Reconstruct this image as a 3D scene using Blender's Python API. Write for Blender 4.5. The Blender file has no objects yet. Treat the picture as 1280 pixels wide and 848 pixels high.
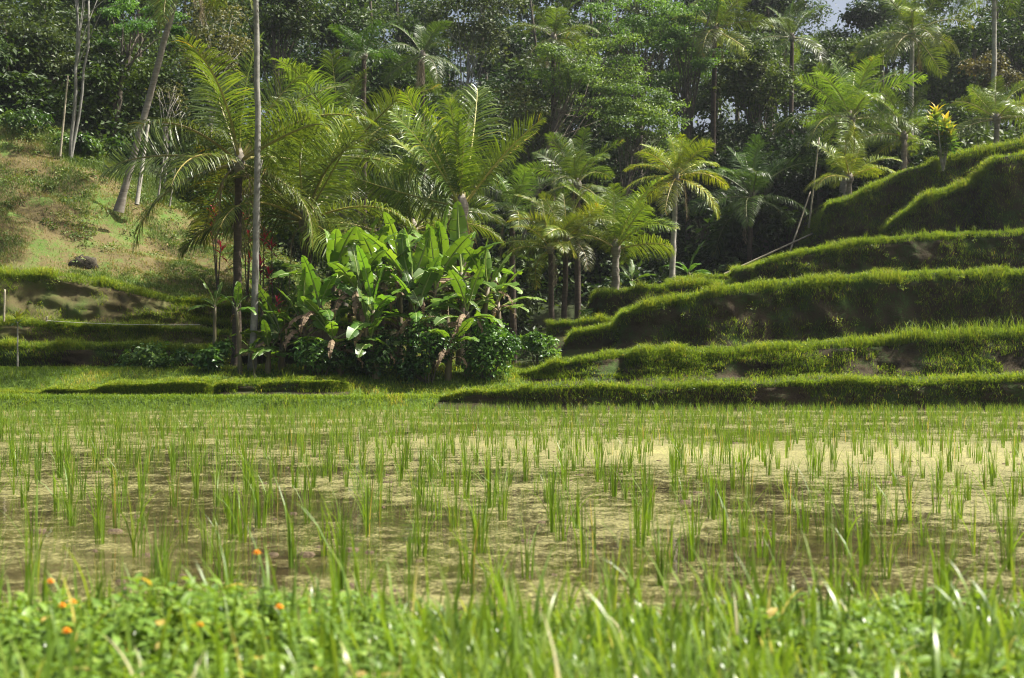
import bpy, math
import numpy as np
from mathutils import Vector

scene = bpy.context.scene
COL = scene.collection
PI = math.pi
R = math.radians
rng = np.random.default_rng(7)
CAMZ, HOR, FPX = 0.9, 474.0, 1700.0          # camera height, horizon row and focal length in photo pixels


def at(px, py, Y):
    return np.array([(px - 640) / FPX * Y, Y, CAMZ + (HOR - py) / FPX * Y])


# ------------------------------------------------------------------ noise
_lat = np.random.default_rng(3).random((256, 256))


def vnoise(x, y):
    xi = np.floor(x).astype(int); yi = np.floor(y).astype(int)
    fx = x - xi; fy = y - yi
    fx = fx * fx * (3 - 2 * fx); fy = fy * fy * (3 - 2 * fy)
    a = _lat[xi % 256, yi % 256]; b = _lat[(xi + 1) % 256, yi % 256]
    c = _lat[xi % 256, (yi + 1) % 256]; d = _lat[(xi + 1) % 256, (yi + 1) % 256]
    return (a * (1 - fx) + b * fx) * (1 - fy) + (c * (1 - fx) + d * fx) * fy


def fbm(x, y, o=4):
    s = 0; a = 0.5
    for k in range(o):
        s = s + a * vnoise(x * 2 ** k + 17.3 * k, y * 2 ** k + 5.1 * k); a *= 0.5
    return s


def sst(x, a, b):
    t = np.clip((x - a) / (b - a), 0, 1)
    return t * t * (3 - 2 * t)


# ------------------------------------------------------------------ mesh collecting
class MB:
    def __init__(self):
        self.v = []; self.q = []; self.t = []; self.r = []; self.qm = []; self.tm = []; self.n = 0

    def add(self, v, q=None, t=None, r=0.5, m=0):
        v = np.asarray(v, float).reshape(-1, 3); k = len(v)
        self.v.append(v)
        if q is not None and len(q):
            q = np.asarray(q, int).reshape(-1, 4) + self.n; self.q.append(q); self.qm.append(np.full(len(q), m))
        if t is not None and len(t):
            t = np.asarray(t, int).reshape(-1, 3) + self.n; self.t.append(t); self.tm.append(np.full(len(t), m))
        self.r.append(np.broadcast_to(np.asarray(r, float), (k,)).copy())
        self.n += k

    def mesh(self, name, mats, smooth=False):
        me = bpy.data.meshes.new(name)
        if self.n == 0:
            return me
        V = np.concatenate(self.v)
        q = np.concatenate(self.q) if self.q else np.zeros((0, 4), int)
        t = np.concatenate(self.t) if self.t else np.zeros((0, 3), int)
        me.vertices.add(len(V)); me.vertices.foreach_set('co', V.astype(np.float32).ravel())
        loops = np.concatenate([q.ravel(), t.ravel()]).astype(np.int32)
        me.loops.add(len(loops)); me.loops.foreach_set('vertex_index', loops)
        starts = np.concatenate([np.arange(len(q)) * 4, len(q) * 4 + np.arange(len(t)) * 3]).astype(np.int32)
        me.polygons.add(len(starts)); me.polygons.foreach_set('loop_start', starts)
        mi = np.concatenate(([*self.qm] or [np.zeros(0)]) + ([*self.tm] or [np.zeros(0)])).astype(np.int32)
        me.polygons.foreach_set('material_index', mi)
        me.polygons.foreach_set('use_smooth', np.full(len(starts), smooth, dtype=bool))
        a = me.attributes.new('rnd', 'FLOAT', 'POINT')
        a.data.foreach_set('value', np.concatenate(self.r).astype(np.float32))
        me.update(calc_edges=True)
        for m in (mats if isinstance(mats, (list, tuple)) else [mats]):
            me.materials.append(m)
        return me


def link(name, data, parent=None, loc=None, color=None):
    o = bpy.data.objects.new(name, data); COL.objects.link(o)
    if parent is not None: o.parent = parent
    if loc is not None: o.location = [float(c) for c in loc]
    if color is not None: o.color = (*color, 1)
    return o


def tag(o, label=None, cat=None, group=None, kind=None):
    if label: o['label'] = label
    if cat: o['category'] = cat
    if group: o['group'] = group
    if kind: o['kind'] = kind
    return o


def tube(mb, pts, rad, n=8, r=0.5, m=0, cap=True):
    pts = np.asarray(pts, float); k = len(pts); rad = np.broadcast_to(np.asarray(rad, float), (k,))
    tan = np.gradient(pts, axis=0); tan /= np.linalg.norm(tan, axis=1)[:, None] + 1e-9
    ref = np.array([0.13, 0.99, 0.05]) if abs(tan[0][2]) > 0.5 else np.array([0, 0, 1.0])
    u = np.cross(tan, ref); u /= np.linalg.norm(u, axis=1)[:, None] + 1e-9
    w = np.cross(tan, u)
    a = np.arange(n) * 2 * PI / n
    V = pts[:, None] + rad[:, None, None] * (np.cos(a)[None, :, None] * u[:, None] + np.sin(a)[None, :, None] * w[:, None])
    i = np.arange(k - 1)[:, None] * n; j = np.arange(n)[None]
    q = np.stack([i + j, i + (j + 1) % n, i + n + (j + 1) % n, i + n + j], -1).reshape(-1, 4)
    V = V.reshape(-1, 3); t = []
    if cap:
        V = np.concatenate([V, pts[-1:] + tan[-1:] * rad[-1] * 0.3]); c = k * n; b = (k - 1) * n
        t = [[b + x, b + (x + 1) % n, c] for x in range(n)]
    mb.add(V, q, t, r, m)


def unit(v):
    return v / (np.linalg.norm(v, axis=-1, keepdims=True) + 1e-9)


def leaf_quads(mb, p, d, nrm, L, W, r, m=0):
    """simple pointed folded leaves"""
    s = unit(np.cross(nrm, d)) * (W / 2)[:, None]
    mid = p + d * (L * 0.45)[:, None] + nrm * (L * 0.07)[:, None]
    V = np.stack([p, mid + s, p + d * L[:, None] - nrm * (L * 0.06)[:, None], mid - s], 1)
    n = len(p); q = np.arange(n)[:, None] * 4 + np.arange(4)[None]
    mb.add(V.reshape(-1, 3), q, None, np.repeat(r, 4), m)


def leaf_broad(mb, p, d, nrm, L, W, r, m=0, droop=0.2):
    """eight-vertex ovate leaves with a midrib fold"""
    s = unit(np.cross(nrm, d)) * (W / 2)[:, None]; L_ = L[:, None]
    m1 = p + d * L_ * .32 + nrm * L_ * .02; m2 = p + d * L_ * .68 - nrm * L_ * droop * .3
    tip = p + d * L_ * .98 - nrm * L_ * droop
    up = nrm * (W * 0.13)[:, None]
    V = np.stack([p, m1 + s * .95 + up, m1, m1 - s * .95 + up, m2 + s * .75 + up, m2, m2 - s * .75 + up, tip], 1)
    n = len(p); b = np.arange(n)[:, None] * 8
    q = np.concatenate([b + np.array([[1, 4, 5, 2]]), b + np.array([[2, 5, 6, 3]])])
    t = np.concatenate([b + np.array([[0, 1, 2]]), b + np.array([[0, 2, 3]]), b + np.array([[4, 7, 5]]), b + np.array([[5, 7, 6]])])
    mb.add(V.reshape(-1, 3), q, t, np.repeat(r, 8), m)


def blades(mb, P, h, w, lean, g, r, m=0, az=None):
    """short grass blades: quad + tip"""
    n = len(P)
    if az is None: az = g.random(n) * 2 * PI
    d = np.stack([np.cos(az), np.sin(az), 0 * az], 1)
    fa = g.random(n) * PI
    s = np.stack([np.cos(fa), np.sin(fa), 0 * fa], 1) * (w / 2)[:, None]
    up = np.array([0, 0, 1.0])
    mid = P + up * (h * .55)[:, None] + d * (h * lean * .28)[:, None]
    tip = P + up * (h * (1 - .35 * lean))[:, None] + d * (h * lean * .95)[:, None]
    V = np.stack([P - s, P + s, mid + s * .75, mid - s * .75, tip], 1)
    b = np.arange(n)[:, None] * 5
    mb.add(V.reshape(-1, 3), b + np.array([[0, 1, 2, 3]]), b + np.array([[3, 2, 4]]), np.repeat(r, 5), m)


def blades_curved(mb, P, h, w, lean, g, r, m=0, K=5, az=None):
    n = len(P)
    if az is None: az = g.random(n) * 2 * PI
    d = np.stack([np.cos(az), np.sin(az), 0 * az], 1)
    fa = az + PI / 2 + g.normal(0, .5, n)
    s = np.stack([np.cos(fa), np.sin(fa), 0 * fa], 1)
    rows = []
    x = np.zeros(n); z = np.zeros(n); st = h / K
    for k in range(K + 1):
        f = k / K
        ww = w / 2 * (1 - f ** 2.2) * (0.75 + 0.5 * min(1, f * 3))
        c = P + d * x[:, None] + np.array([0, 0, 1.0]) * z[:, None]
        rows += [c - s * ww[:, None], c + s * ww[:, None]]
        ang = lean * (0.15 + 1.5 * f ** 1.3)
        x = x + st * np.sin(ang); z = z + st * np.cos(ang)
    V = np.stack(rows, 1); N = 2 * (K + 1)
    b = np.arange(n)[:, None] * N
    q = np.concatenate([b + np.array([[2 * k, 2 * k + 1, 2 * k + 3, 2 * k + 2]]) for k in range(K)])
    mb.add(V.reshape(-1, 3), q, None, np.repeat(r, N), m)


def cloud(mb, c, rad, n, size, g, m=0, rbase=None, top=0.35, leaf=leaf_quads, shell=0.5):
    """leaves scattered through an uneven ellipsoid"""
    u = unit(g.normal(size=(n, 3)))
    u[:, 2] = np.where(g.random(n) < top, np.abs(u[:, 2]), u[:, 2])
    rr = shell + (1 - shell) * g.random(n) ** .6
    p = np.asarray(c) + u * rr[:, None] * np.asarray(rad) * (1 + .22 * g.normal(size=(n, 1)))
    nrm = unit(u * .5 + np.array([0, 0, .7]) + g.normal(size=(n, 3)) * .55)
    d = unit(np.cross(nrm, g.normal(size=(n, 3))) + np.array([0, 0, -.25]) + u * .3)
    nrm = unit(nrm - d * np.sum(nrm * d, 1)[:, None])
    L = size * (.6 + .8 * g.random(n))
    rb = g.random() if rbase is None else rbase
    r = np.clip(rb + g.normal(0, .2, n), 0, 1)
    leaf(mb, p, d, nrm, L, L * (.42 + .2 * g.random(n)), r, m)


# ------------------------------------------------------------------ materials
def newmat(name):
    m = bpy.data.materials.new(name); m.use_nodes = True
    nt = m.node_tree; nt.nodes.clear()
    out = nt.nodes.new('ShaderNodeOutputMaterial')
    return m, nt, out


def N(nt, t, **kw):
    n = nt.nodes.new('ShaderNode' + t)
    for k, v in kw.items():
        if k in n.inputs: n.inputs[k].default_value = v
        else: setattr(n, k, v)
    return n


def c4(c): return (*c, 1)


def ramp(nt, fac, stops):
    n = N(nt, 'ValToRGB'); e = n.color_ramp.elements
    while len(e) < len(stops): e.new(.5)
    for x, (p, c) in zip(e, stops): x.position = p; x.color = c4(c)
    nt.links.new(fac, n.inputs[0]); return n.outputs[0]


def mix(nt, fac, a, b, mode='MIX'):
    n = N(nt, 'Mix', data_type='RGBA', blend_type=mode)
    for s, v in ((n.inputs[0], fac), (n.inputs[6], a), (n.inputs[7], b)):
        if hasattr(v, 'is_output'): nt.links.new(v, s)
        elif isinstance(v, tuple): s.default_value = c4(v)
        else: s.default_value = v
    return n.outputs[2]


def math_(nt, op, a, b=0.5, clamp=False):
    n = N(nt, 'Math', operation=op, use_clamp=clamp)
    for s, v in ((n.inputs[0], a), (n.inputs[1], b)):
        if hasattr(v, 'is_output'): nt.links.new(v, s)
        else: s.default_value = v
    return n.outputs[0]


def noise(nt, scale, detail=4, rough=.6, vec=None, w=None):
    n = N(nt, 'TexNoise', Scale=scale, Detail=detail, Roughness=rough)
    if vec is not None: nt.links.new(vec, n.inputs['Vector'])
    return n.outputs['Fac']


def pos(nt): return N(nt, 'NewGeometry').outputs['Position']


def leafmat(name, stops, trans=.45, rough=.45, tint=(1.25, 1.15, .5), spec=.5):
    m, nt, out = newmat(name)
    a = N(nt, 'Attribute', attribute_name='rnd')
    oi = N(nt, 'ObjectInfo')
    col = ramp(nt, a.outputs['Fac'], stops)
    col = mix(nt, 1.0, col, oi.outputs['Color'], 'MULTIPLY')
    p = N(nt, 'BsdfPrincipled', Roughness=rough); p.inputs['Specular IOR Level'].default_value = spec
    nt.links.new(col, p.inputs['Base Color'])
    tcol = mix(nt, 1.0, col, tint, 'MULTIPLY')
    t = N(nt, 'BsdfTranslucent'); nt.links.new(tcol, t.inputs['Color'])
    mx = N(nt, 'MixShader', Fac=trans) if False else N(nt, 'MixShader')
    mx.inputs[0].default_value = trans
    nt.links.new(p.outputs[0], mx.inputs[1]); nt.links.new(t.outputs[0], mx.inputs[2])
    nt.links.new(mx.outputs[0], out.inputs[0])
    return m


def soilmat(name, stops, scale, bump=.5, fine=30, rough=.95, stretch=None):
    m, nt, out = newmat(name)
    P = pos(nt)
    if stretch:
        mp = N(nt, 'Mapping'); mp.inputs['Scale'].default_value = stretch; nt.links.new(P, mp.inputs[0]); P = mp.outputs[0]
    n1 = noise(nt, scale, 6, .65, P); n2 = noise(nt, fine, 5, .7, P)
    f = math_(nt, 'ADD', math_(nt, 'MULTIPLY', n1, .58), math_(nt, 'MULTIPLY', n2, .42))
    col = ramp(nt, f, stops)
    p = N(nt, 'BsdfPrincipled', Roughness=rough); p.inputs['Specular IOR Level'].default_value = .2
    nt.links.new(col, p.inputs['Base Color'])
    b = N(nt, 'Bump', Strength=bump, Distance=.08); nt.links.new(f, b.inputs['Height']); nt.links.new(b.outputs[0], p.inputs['Normal'])
    nt.links.new(p.outputs[0], out.inputs[0])
    return m


M = {}
M['rice'] = leafmat('rice_leaf', [(0, (.09, .17, .015)), (.6, (.155, .27, .025)), (.93, (.25, .32, .04)), (1, (.42, .34, .12))], .5, .45)
M['grass'] = leafmat('grass_blade', [(0, (.06, .12, .012)), (.5, (.125, .21, .018)), (.85, (.20, .26, .03)), (1, (.30, .26, .09))], .55, .5)
M['drygrass'] = leafmat('hillside_grass_blade', [(0, (.05, .10, .014)), (.5, (.11, .17, .025)), (.85, (.20, .18, .06)), (1, (.30, .22, .11))], .35, .6)
M['foregrass'] = leafmat('foreground_grass_blade', [(0, (.07, .14, .02)), (.5, (.15, .25, .03)), (.9, (.23, .31, .05)), (.96, (.38, .38, .16)), (1, (.5, .46, .26))], .45, .35)
M['weed'] = leafmat('weed_leaf', [(0, (.07, .14, .02)), (.5, (.15, .26, .03)), (.9, (.25, .35, .06)), (.95, (.30, .22, .06)), (1, (.42, .32, .08))], .4, .45)
M['palm'] = leafmat('palm_leaflet', [(0, (.05, .10, .014)), (.5, (.11, .17, .02)), (.85, (.16, .21, .03)), (1, (.30, .23, .04))], .4, .40, spec=.5)
M['palmrib'] = leafmat('palm_rib', [(0, (.18, .20, .05)), (1, (.30, .25, .08))], .05, .5)
M['deadfrond'] = leafmat('withered_frond', [(0, (.14, .10, .06)), (.5, (.24, .19, .12)), (1, (.36, .30, .20))], .2, .7)
M['banana'] = leafmat('banana_leaf', [(0, (.05, .12, .018)), (.5, (.11, .21, .022)), (1, (.18, .29, .035))], .45, .42)
M['bananarib'] = leafmat('banana_rib', [(0, (.2, .28, .07)), (1, (.3, .34, .12))], .1, .4)
M['bananadead'] = leafmat('dried_banana_leaf', [(0, (.10, .065, .035)), (.6, (.20, .14, .08)), (1, (.32, .24, .15))], .2, .8)
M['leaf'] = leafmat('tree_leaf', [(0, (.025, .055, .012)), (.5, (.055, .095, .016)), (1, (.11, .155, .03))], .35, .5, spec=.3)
M['leafpale'] = leafmat('feathery_leaf', [(0, (.06, .12, .025)), (.5, (.11, .19, .035)), (1, (.18, .26, .06))], .45, .5)
M['leafbrown'] = leafmat('sparse_brown_leaf', [(0, (.06, .075, .022)), (.6, (.105, .12, .035)), (1, (.16, .155, .05))], .35, .6)
M['shrub'] = leafmat('shrub_leaf', [(0, (.04, .10, .015)), (.5, (.09, .19, .025)), (1, (.17, .28, .05))], .4, .4)
M['red'] = leafmat('crimson_leaf', [(0, (.22, .01, .03)), (.6, (.45, .02, .06)), (1, (.6, .06, .12))], .4, .4, (1.3, .6, .7))
M['croton'] = leafmat('croton_leaf', [(0, (.05, .12, .02)), (.55, (.11, .18, .03)), (.8, (.22, .27, .03)), (1, (.44, .36, .05))], .45, .4)
M['petal'] = leafmat('orange_petal', [(0, (.8, .30, .01)), (1, (.9, .46, .02))], .3, .6, (1.1, .9, .5))
M['soil'] = soilmat('terrace_soil', [(.38, (.018, .013, .008)), (.46, (.046, .034, .018)), (.52, (.035, .036, .013)), (.58, (.035, .062, .012))], 1.1, 1.0, 14)
M['ochre'] = soilmat('eroded_bank', [(.34, (.04, .03, .016)), (.45, (.11, .088, .04)), (.53, (.09, .095, .03)), (.62, (.06, .095, .02))], .8, .7)
M['rock'] = soilmat('rock_face', [(.35, (.02, .017, .012)), (.5, (.06, .052, .036)), (.72, (.16, .14, .10))], 2.0, 1.0, 12)
M['mudclod'] = soilmat('mud_clod', [(.3, (.04, .03, .018)), (.6, (.12, .09, .055)), (.75, (.24, .19, .13))], 5.0, .6, 40)


def barkmat(name, c1, c2, sc=(6, 6, 14)):
    m, nt, out = newmat(name)
    tc = N(nt, 'TexCoord'); mp = N(nt, 'Mapping'); mp.inputs['Scale'].default_value = sc
    nt.links.new(tc.outputs['Object'], mp.inputs[0])
    n1 = noise(nt, 1.0, 6, .7, mp.outputs[0])
    n2 = noise(nt, 2.2, 3, .6, tc.outputs['Object'])
    f = math_(nt, 'ADD', math_(nt, 'MULTIPLY', n1, .6), math_(nt, 'MULTIPLY', n2, .4))
    col = ramp(nt, f, [(.35, c1), (.62, c2)])
    p = N(nt, 'BsdfPrincipled', Roughness=.9); p.inputs['Specular IOR Level'].default_value = .2
    nt.links.new(col, p.inputs['Base Color'])
    b = N(nt, 'Bump', Strength=.6, Distance=.02); nt.links.new(n1, b.inputs['Height']); nt.links.new(b.outputs[0], p.inputs['Normal'])
    nt.links.new(p.outputs[0], out.inputs[0])
    return m


M['palmbark'] = barkmat('palm_bark', (.10, .085, .065), (.27, .245, .205), (2, 2, 16))
M['darkbark'] = barkmat('dark_palm_bark', (.03, .024, .018), (.09, .07, .05), (2, 2, 16))
M['palebark'] = barkmat('pale_bark', (.17, .155, .125), (.40, .38, .33), (3, 3, 5))
M['spotbark'] = barkmat('spotted_pale_bark', (.10, .10, .085), (.30, .29, .26), (4, 4, 3))
M['bark'] = barkmat('tree_bark', (.05, .042, .03), (.15, .13, .10))
M['bamboo'] = barkmat('dry_bamboo', (.22, .19, .13), (.45, .40, .30), (2, 2, 4))
M['stem'] = leafmat('banana_stem', [(0, (.07, .09, .03)), (.5, (.12, .10, .05)), (1, (.16, .12, .08))], .05, .6)
M['greenstem'] = leafmat('green_stem', [(0, (.07, .14, .03)), (1, (.12, .19, .05))], .1, .5)
m, nt, out = newmat('white_rope'); p = N(nt, 'BsdfPrincipled', Roughness=.8); p.inputs['Base Color'].default_value = (.62, .6, .55, 1)
nt.links.new(p.outputs[0], out.inputs[0]); M['rope'] = m
m, nt, out = newmat('flower_centre'); p = N(nt, 'BsdfPrincipled', Roughness=.9); p.inputs['Base Color'].default_value = (.45, .14, .01, 1)
nt.links.new(p.outputs[0], out.inputs[0]); M['centre'] = m


def groundmat():
    m, nt, out = newmat('ground_cover_soil')
    P = pos(nt)
    sx = N(nt, 'SeparateXYZ'); nt.links.new(P, sx.inputs[0])
    n1 = noise(nt, .55, 6, .65, P); n2 = noise(nt, 9, 6, .75, P)
    f = math_(nt, 'ADD', math_(nt, 'MULTIPLY', n1, .62), math_(nt, 'MULTIPLY', n2, .38))
    meadow = ramp(nt, f, [(.3, (.05, .045, .02)), (.46, (.055, .09, .016)), (.62, (.085, .14, .02))])
    slope = ramp(nt, f, [(.36, (.08, .065, .028)), (.43, (.105, .085, .038)), (.49, (.11, .088, .038)), (.535, (.09, .115, .03)), (.60, (.065, .12, .02))])
    forest = ramp(nt, f, [(.3, (.02, .018, .01)), (.6, (.03, .045, .012))])
    g1 = N(nt, 'MapRange'); g1.inputs[1].default_value = 50.5; g1.inputs[2].default_value = 52
    nt.links.new(sx.outputs[1], g1.inputs[0])
    a = mix(nt, g1.outputs[0], meadow, slope)
    g2 = N(nt, 'MapRange'); g2.inputs[1].default_value = 61; g2.inputs[2].default_value = 64
    nt.links.new(sx.outputs[1], g2.inputs[0])
    a = mix(nt, g2.outputs[0], a, forest)
    p = N(nt, 'BsdfPrincipled', Roughness=.95); p.inputs['Specular IOR Level'].default_value = .15
    nt.links.new(a, p.inputs['Base Color'])
    b = N(nt, 'Bump', Strength=.8, Distance=.12); nt.links.new(f, b.inputs['Height']); nt.links.new(b.outputs[0], p.inputs['Normal'])
    nt.links.new(p.outputs[0], out.inputs[0])
    return m


def watermat():
    m, nt, out = newmat('paddy_water')
    P = pos(nt)
    sx = N(nt, 'SeparateXYZ'); nt.links.new(P, sx.inputs[0])
    mp = N(nt, 'Mapping'); mp.inputs['Scale'].default_value = (1, .8, 1); nt.links.new(P, mp.inputs[0])
    big = noise(nt, .42, 5, .6, mp.outputs[0]); mid = noise(nt, 4.2, 6, .75, mp.outputs[0]); fine = noise(nt, 30, 4, .75, P)
    f = math_(nt, 'ADD', math_(nt, 'MULTIPLY', big, .36), math_(nt, 'ADD', math_(nt, 'MULTIPLY', mid, .36), math_(nt, 'MULTIPLY', fine, .28)))

    def blob(cx, cy, rx, ry, amt):
        x = math_(nt, 'DIVIDE', math_(nt, 'SUBTRACT', sx.outputs[0], cx), rx); y = math_(nt, 'DIVIDE', math_(nt, 'SUBTRACT', sx.outputs[1], cy), ry)
        d = math_(nt, 'ADD', math_(nt, 'MULTIPLY', x, x), math_(nt, 'MULTIPLY', y, y))
        return math_(nt, 'MULTIPLY', math_(nt, 'SUBTRACT', 1.0, d, True), amt)
    thick = math_(nt, 'ADD', blob(5.2, 16.3, 5.2, 4.0, .135), blob(.4, 18, 3.0, 4.0, .08))
    thin = math_(nt, 'ADD', blob(-4.0, 8.5, 4.0, 3.5, .05), blob(2.6, 7.2, 2.5, 1.6, .035))
    f2 = math_(nt, 'SUBTRACT', math_(nt, 'ADD', f, thick), thin)
    mask = N(nt, 'MapRange'); mask.inputs[1].default_value = .476; mask.inputs[2].default_value = .545; nt.links.new(f2, mask.inputs[0])
    scumcol = ramp(nt, math_(nt, 'ADD', math_(nt, 'MULTIPLY', fine, .6), math_(nt, 'MULTIPLY', f2, .45)), [(.40, (.045, .042, .013)), (.56, (.13, .122, .04)), (.72, (.36, .34, .12))])
    water = ramp(nt, mid, [(.35, (.026, .021, .010)), (.65, (.06, .047, .02))])
    wp = N(nt, 'BsdfPrincipled', Roughness=.03, IOR=1.33); nt.links.new(water, wp.inputs['Base Color'])
    rip = noise(nt, 7, 3, .5, P); bb = N(nt, 'Bump', Strength=.06, Distance=.02); nt.links.new(rip, bb.inputs['Height']); nt.links.new(bb.outputs[0], wp.inputs['Normal'])
    sp = N(nt, 'BsdfPrincipled', Roughness=.75); sp.inputs['Specular IOR Level'].default_value = .3; nt.links.new(scumcol, sp.inputs['Base Color'])
    b2 = N(nt, 'Bump', Strength=.7, Distance=.02); nt.links.new(fine, b2.inputs['Height']); nt.links.new(b2.outputs[0], sp.inputs['Normal'])
    mx = N(nt, 'MixShader'); nt.links.new(mask.outputs[0], mx.inputs[0]); nt.links.new(wp.outputs[0], mx.inputs[1]); nt.links.new(sp.outputs[0], mx.inputs[2])
    nt.links.new(mx.outputs[0], out.inputs[0])
    return m


M['ground'] = groundmat(); M['water'] = watermat()

# ------------------------------------------------------------------ ground
FIELD_FAR = 41.0


def ground_z(X, Y):
    X = np.asarray(X, float); Y = np.asarray(Y, float)
    z = np.full(np.broadcast(X, Y).shape, -.12)
    near = .15 + .05 * (fbm(X * 1.7, Y * 1.7) - .5)
    z = z + (near + .12) * (1 - sst(Y + .25 * (vnoise(X * 1.3, Y * 0 + 2) - .5), 4.15, 4.9))
    mead = 1.22 + (.55 - 1.22) * sst(X, -1, 4)
    yf = FIELD_FAR + .5 * (vnoise(X * .35, Y * 0 + 9) - .5) - 1.6 * (1 - sst(X, -5, -1))
    rise = .32 * sst(Y, yf, yf + .5) + (mead - .32) * sst(Y, yf + .6 + 1.3 * (1 - sst(X, -5, -1)), yf + 4 + (1 - sst(X, -5, -1)))
    z = z + (rise + .12 * sst(Y, yf, yf + .5))
    bump = (fbm(X * .5, Y * .5) - .47)
    z = z + bump * .25 * sst(Y, yf + .3, yf + 2)
    # left hillside: bottom line at Y=51.5, top line at Y=62
    zb = np.interp(X, [-40, -19.4, -15.5, -11.8, -9.4, -6.7, -4, -2], [5.6, 5.0, 4.6, 3.9, 3.4, 3.0, 1.7, 1.2])
    zt = np.interp(X, [-60, -23.3, -21.2, -18.6, -16.1, -13.9, -12, -8.8, -5, 0, 10], [13.5, 12.6, 12.2, 10.9, 9.5, 8.2, 7.2, 5.6, 3.0, 1.5, 1.2])
    t = np.clip((Y - 51.5) / 10.5, 0, 1)
    hs = zb + (zt - zb) * (t ** .95) + (fbm(X * .35 + 4, Y * .5) - .47) * 1.6 * np.sin(np.clip(t, 0, 1) * PI) + (fbm(X * 1.3, Y * 1.3 + 3) - .47) * .45 * (t > 0) * (X < -3)
    z = np.where(Y > 51.2, z + (hs - z) * sst(Y, 51.2, 51.5), z)
    # forest hill behind
    cen = 1.4 + np.clip(Y - 63, 0, None) * .45
    lef = zt + np.clip(Y - 62, 0, None) * .2
    wl = 1 - sst(X, -16, -4)
    hill = cen + (lef - cen) * wl
    z = np.where(Y > 62, np.maximum(z * 0 + zt + (hill - zt) * sst(Y, 62, 66), z * 0 + hill), z)
    rt = .4 + sst(Y, 50, 66) * 8.6 + np.clip(Y - 66, 0, None) * .3
    wr = sst(X, 9, 17) * sst(Y, 48, 54)
    z = z + (np.maximum(rt, z) - z) * wr
    cap = 21 + 4 * (fbm(X * .03, Y * .03) - .5)
    z = np.where(z > cap - 3, cap - 3 + 3 * np.tanh((z - cap + 3) / 3), z)
    z = z + np.where(Y > 64, (fbm(X * .15, Y * .15) - .47) * 2.2, 0)
    return z


def grid_object(name, xs, ys, zf, mat, kind='structure'):
    X, Y = np.meshgrid(xs, ys); Z = zf(X, Y)
    V = np.stack([X, Y, Z], -1).reshape(-1, 3); nx, ny = len(xs), len(ys)
    i = np.arange(ny - 1)[:, None] * nx + np.arange(nx - 1)[None]
    q = np.stack([i, i + 1, i + nx + 1, i + nx], -1).reshape(-1, 4)
    mb = MB(); mb.add(V, q)
    return tag(link(name, mb.mesh(name, mat, True)), kind=kind)


xs = np.concatenate([[-420, -250, -150, -100, -75, -58], np.arange(-46, 46.1, .45), [58, 75, 100, 150, 250, 420]])
ys = np.concatenate([[-60, -30, -12, -4], np.arange(0, 5.6, .16), np.arange(6, 37.5, 2), np.arange(38, 68, .3), np.arange(68, 132, 1.6), [150, 200, 280, 380, 500, 620]])
tag(grid_object('ground', xs, ys, ground_z, M['ground']), 'grassy valley floor and hillside around the flooded field')
mb = MB(); mb.add([[-70, 4.2, 0], [70, 4.2, 0], [70, 42.2, 0], [-70, 42.2, 0]], [[0, 1, 2, 3]])
tag(link('water', mb.mesh('water', M['water'])), 'shallow brown paddy water with pale floating algae', kind='structure')

# ------------------------------------------------------------------ terraces
EDGES = []


def catmull(P, step):
    P = np.asarray(P, float); out = []
    Q = np.concatenate([[2 * P[0] - P[1]], P, [2 * P[-1] - P[-2]]])
    for i in range(1, len(Q) - 2):
        L = np.linalg.norm(Q[i + 1][:3] - Q[i][:3]); n = max(2, int(L / step))
        t = (np.arange(n) / n)[:, None]
        a, b, c, d = Q[i - 1], Q[i], Q[i + 1], Q[i + 2]
        cr = .5 * (2 * b + (c - a) * t + (2 * a - 5 * b + 4 * c - d) * t ** 2 + (3 * b - a - 3 * c + d) * t ** 3)
        out.append(.5 * cr + .5 * (b + (c - b) * t))
    out.append(P[-1:]); return np.concatenate(out)


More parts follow.
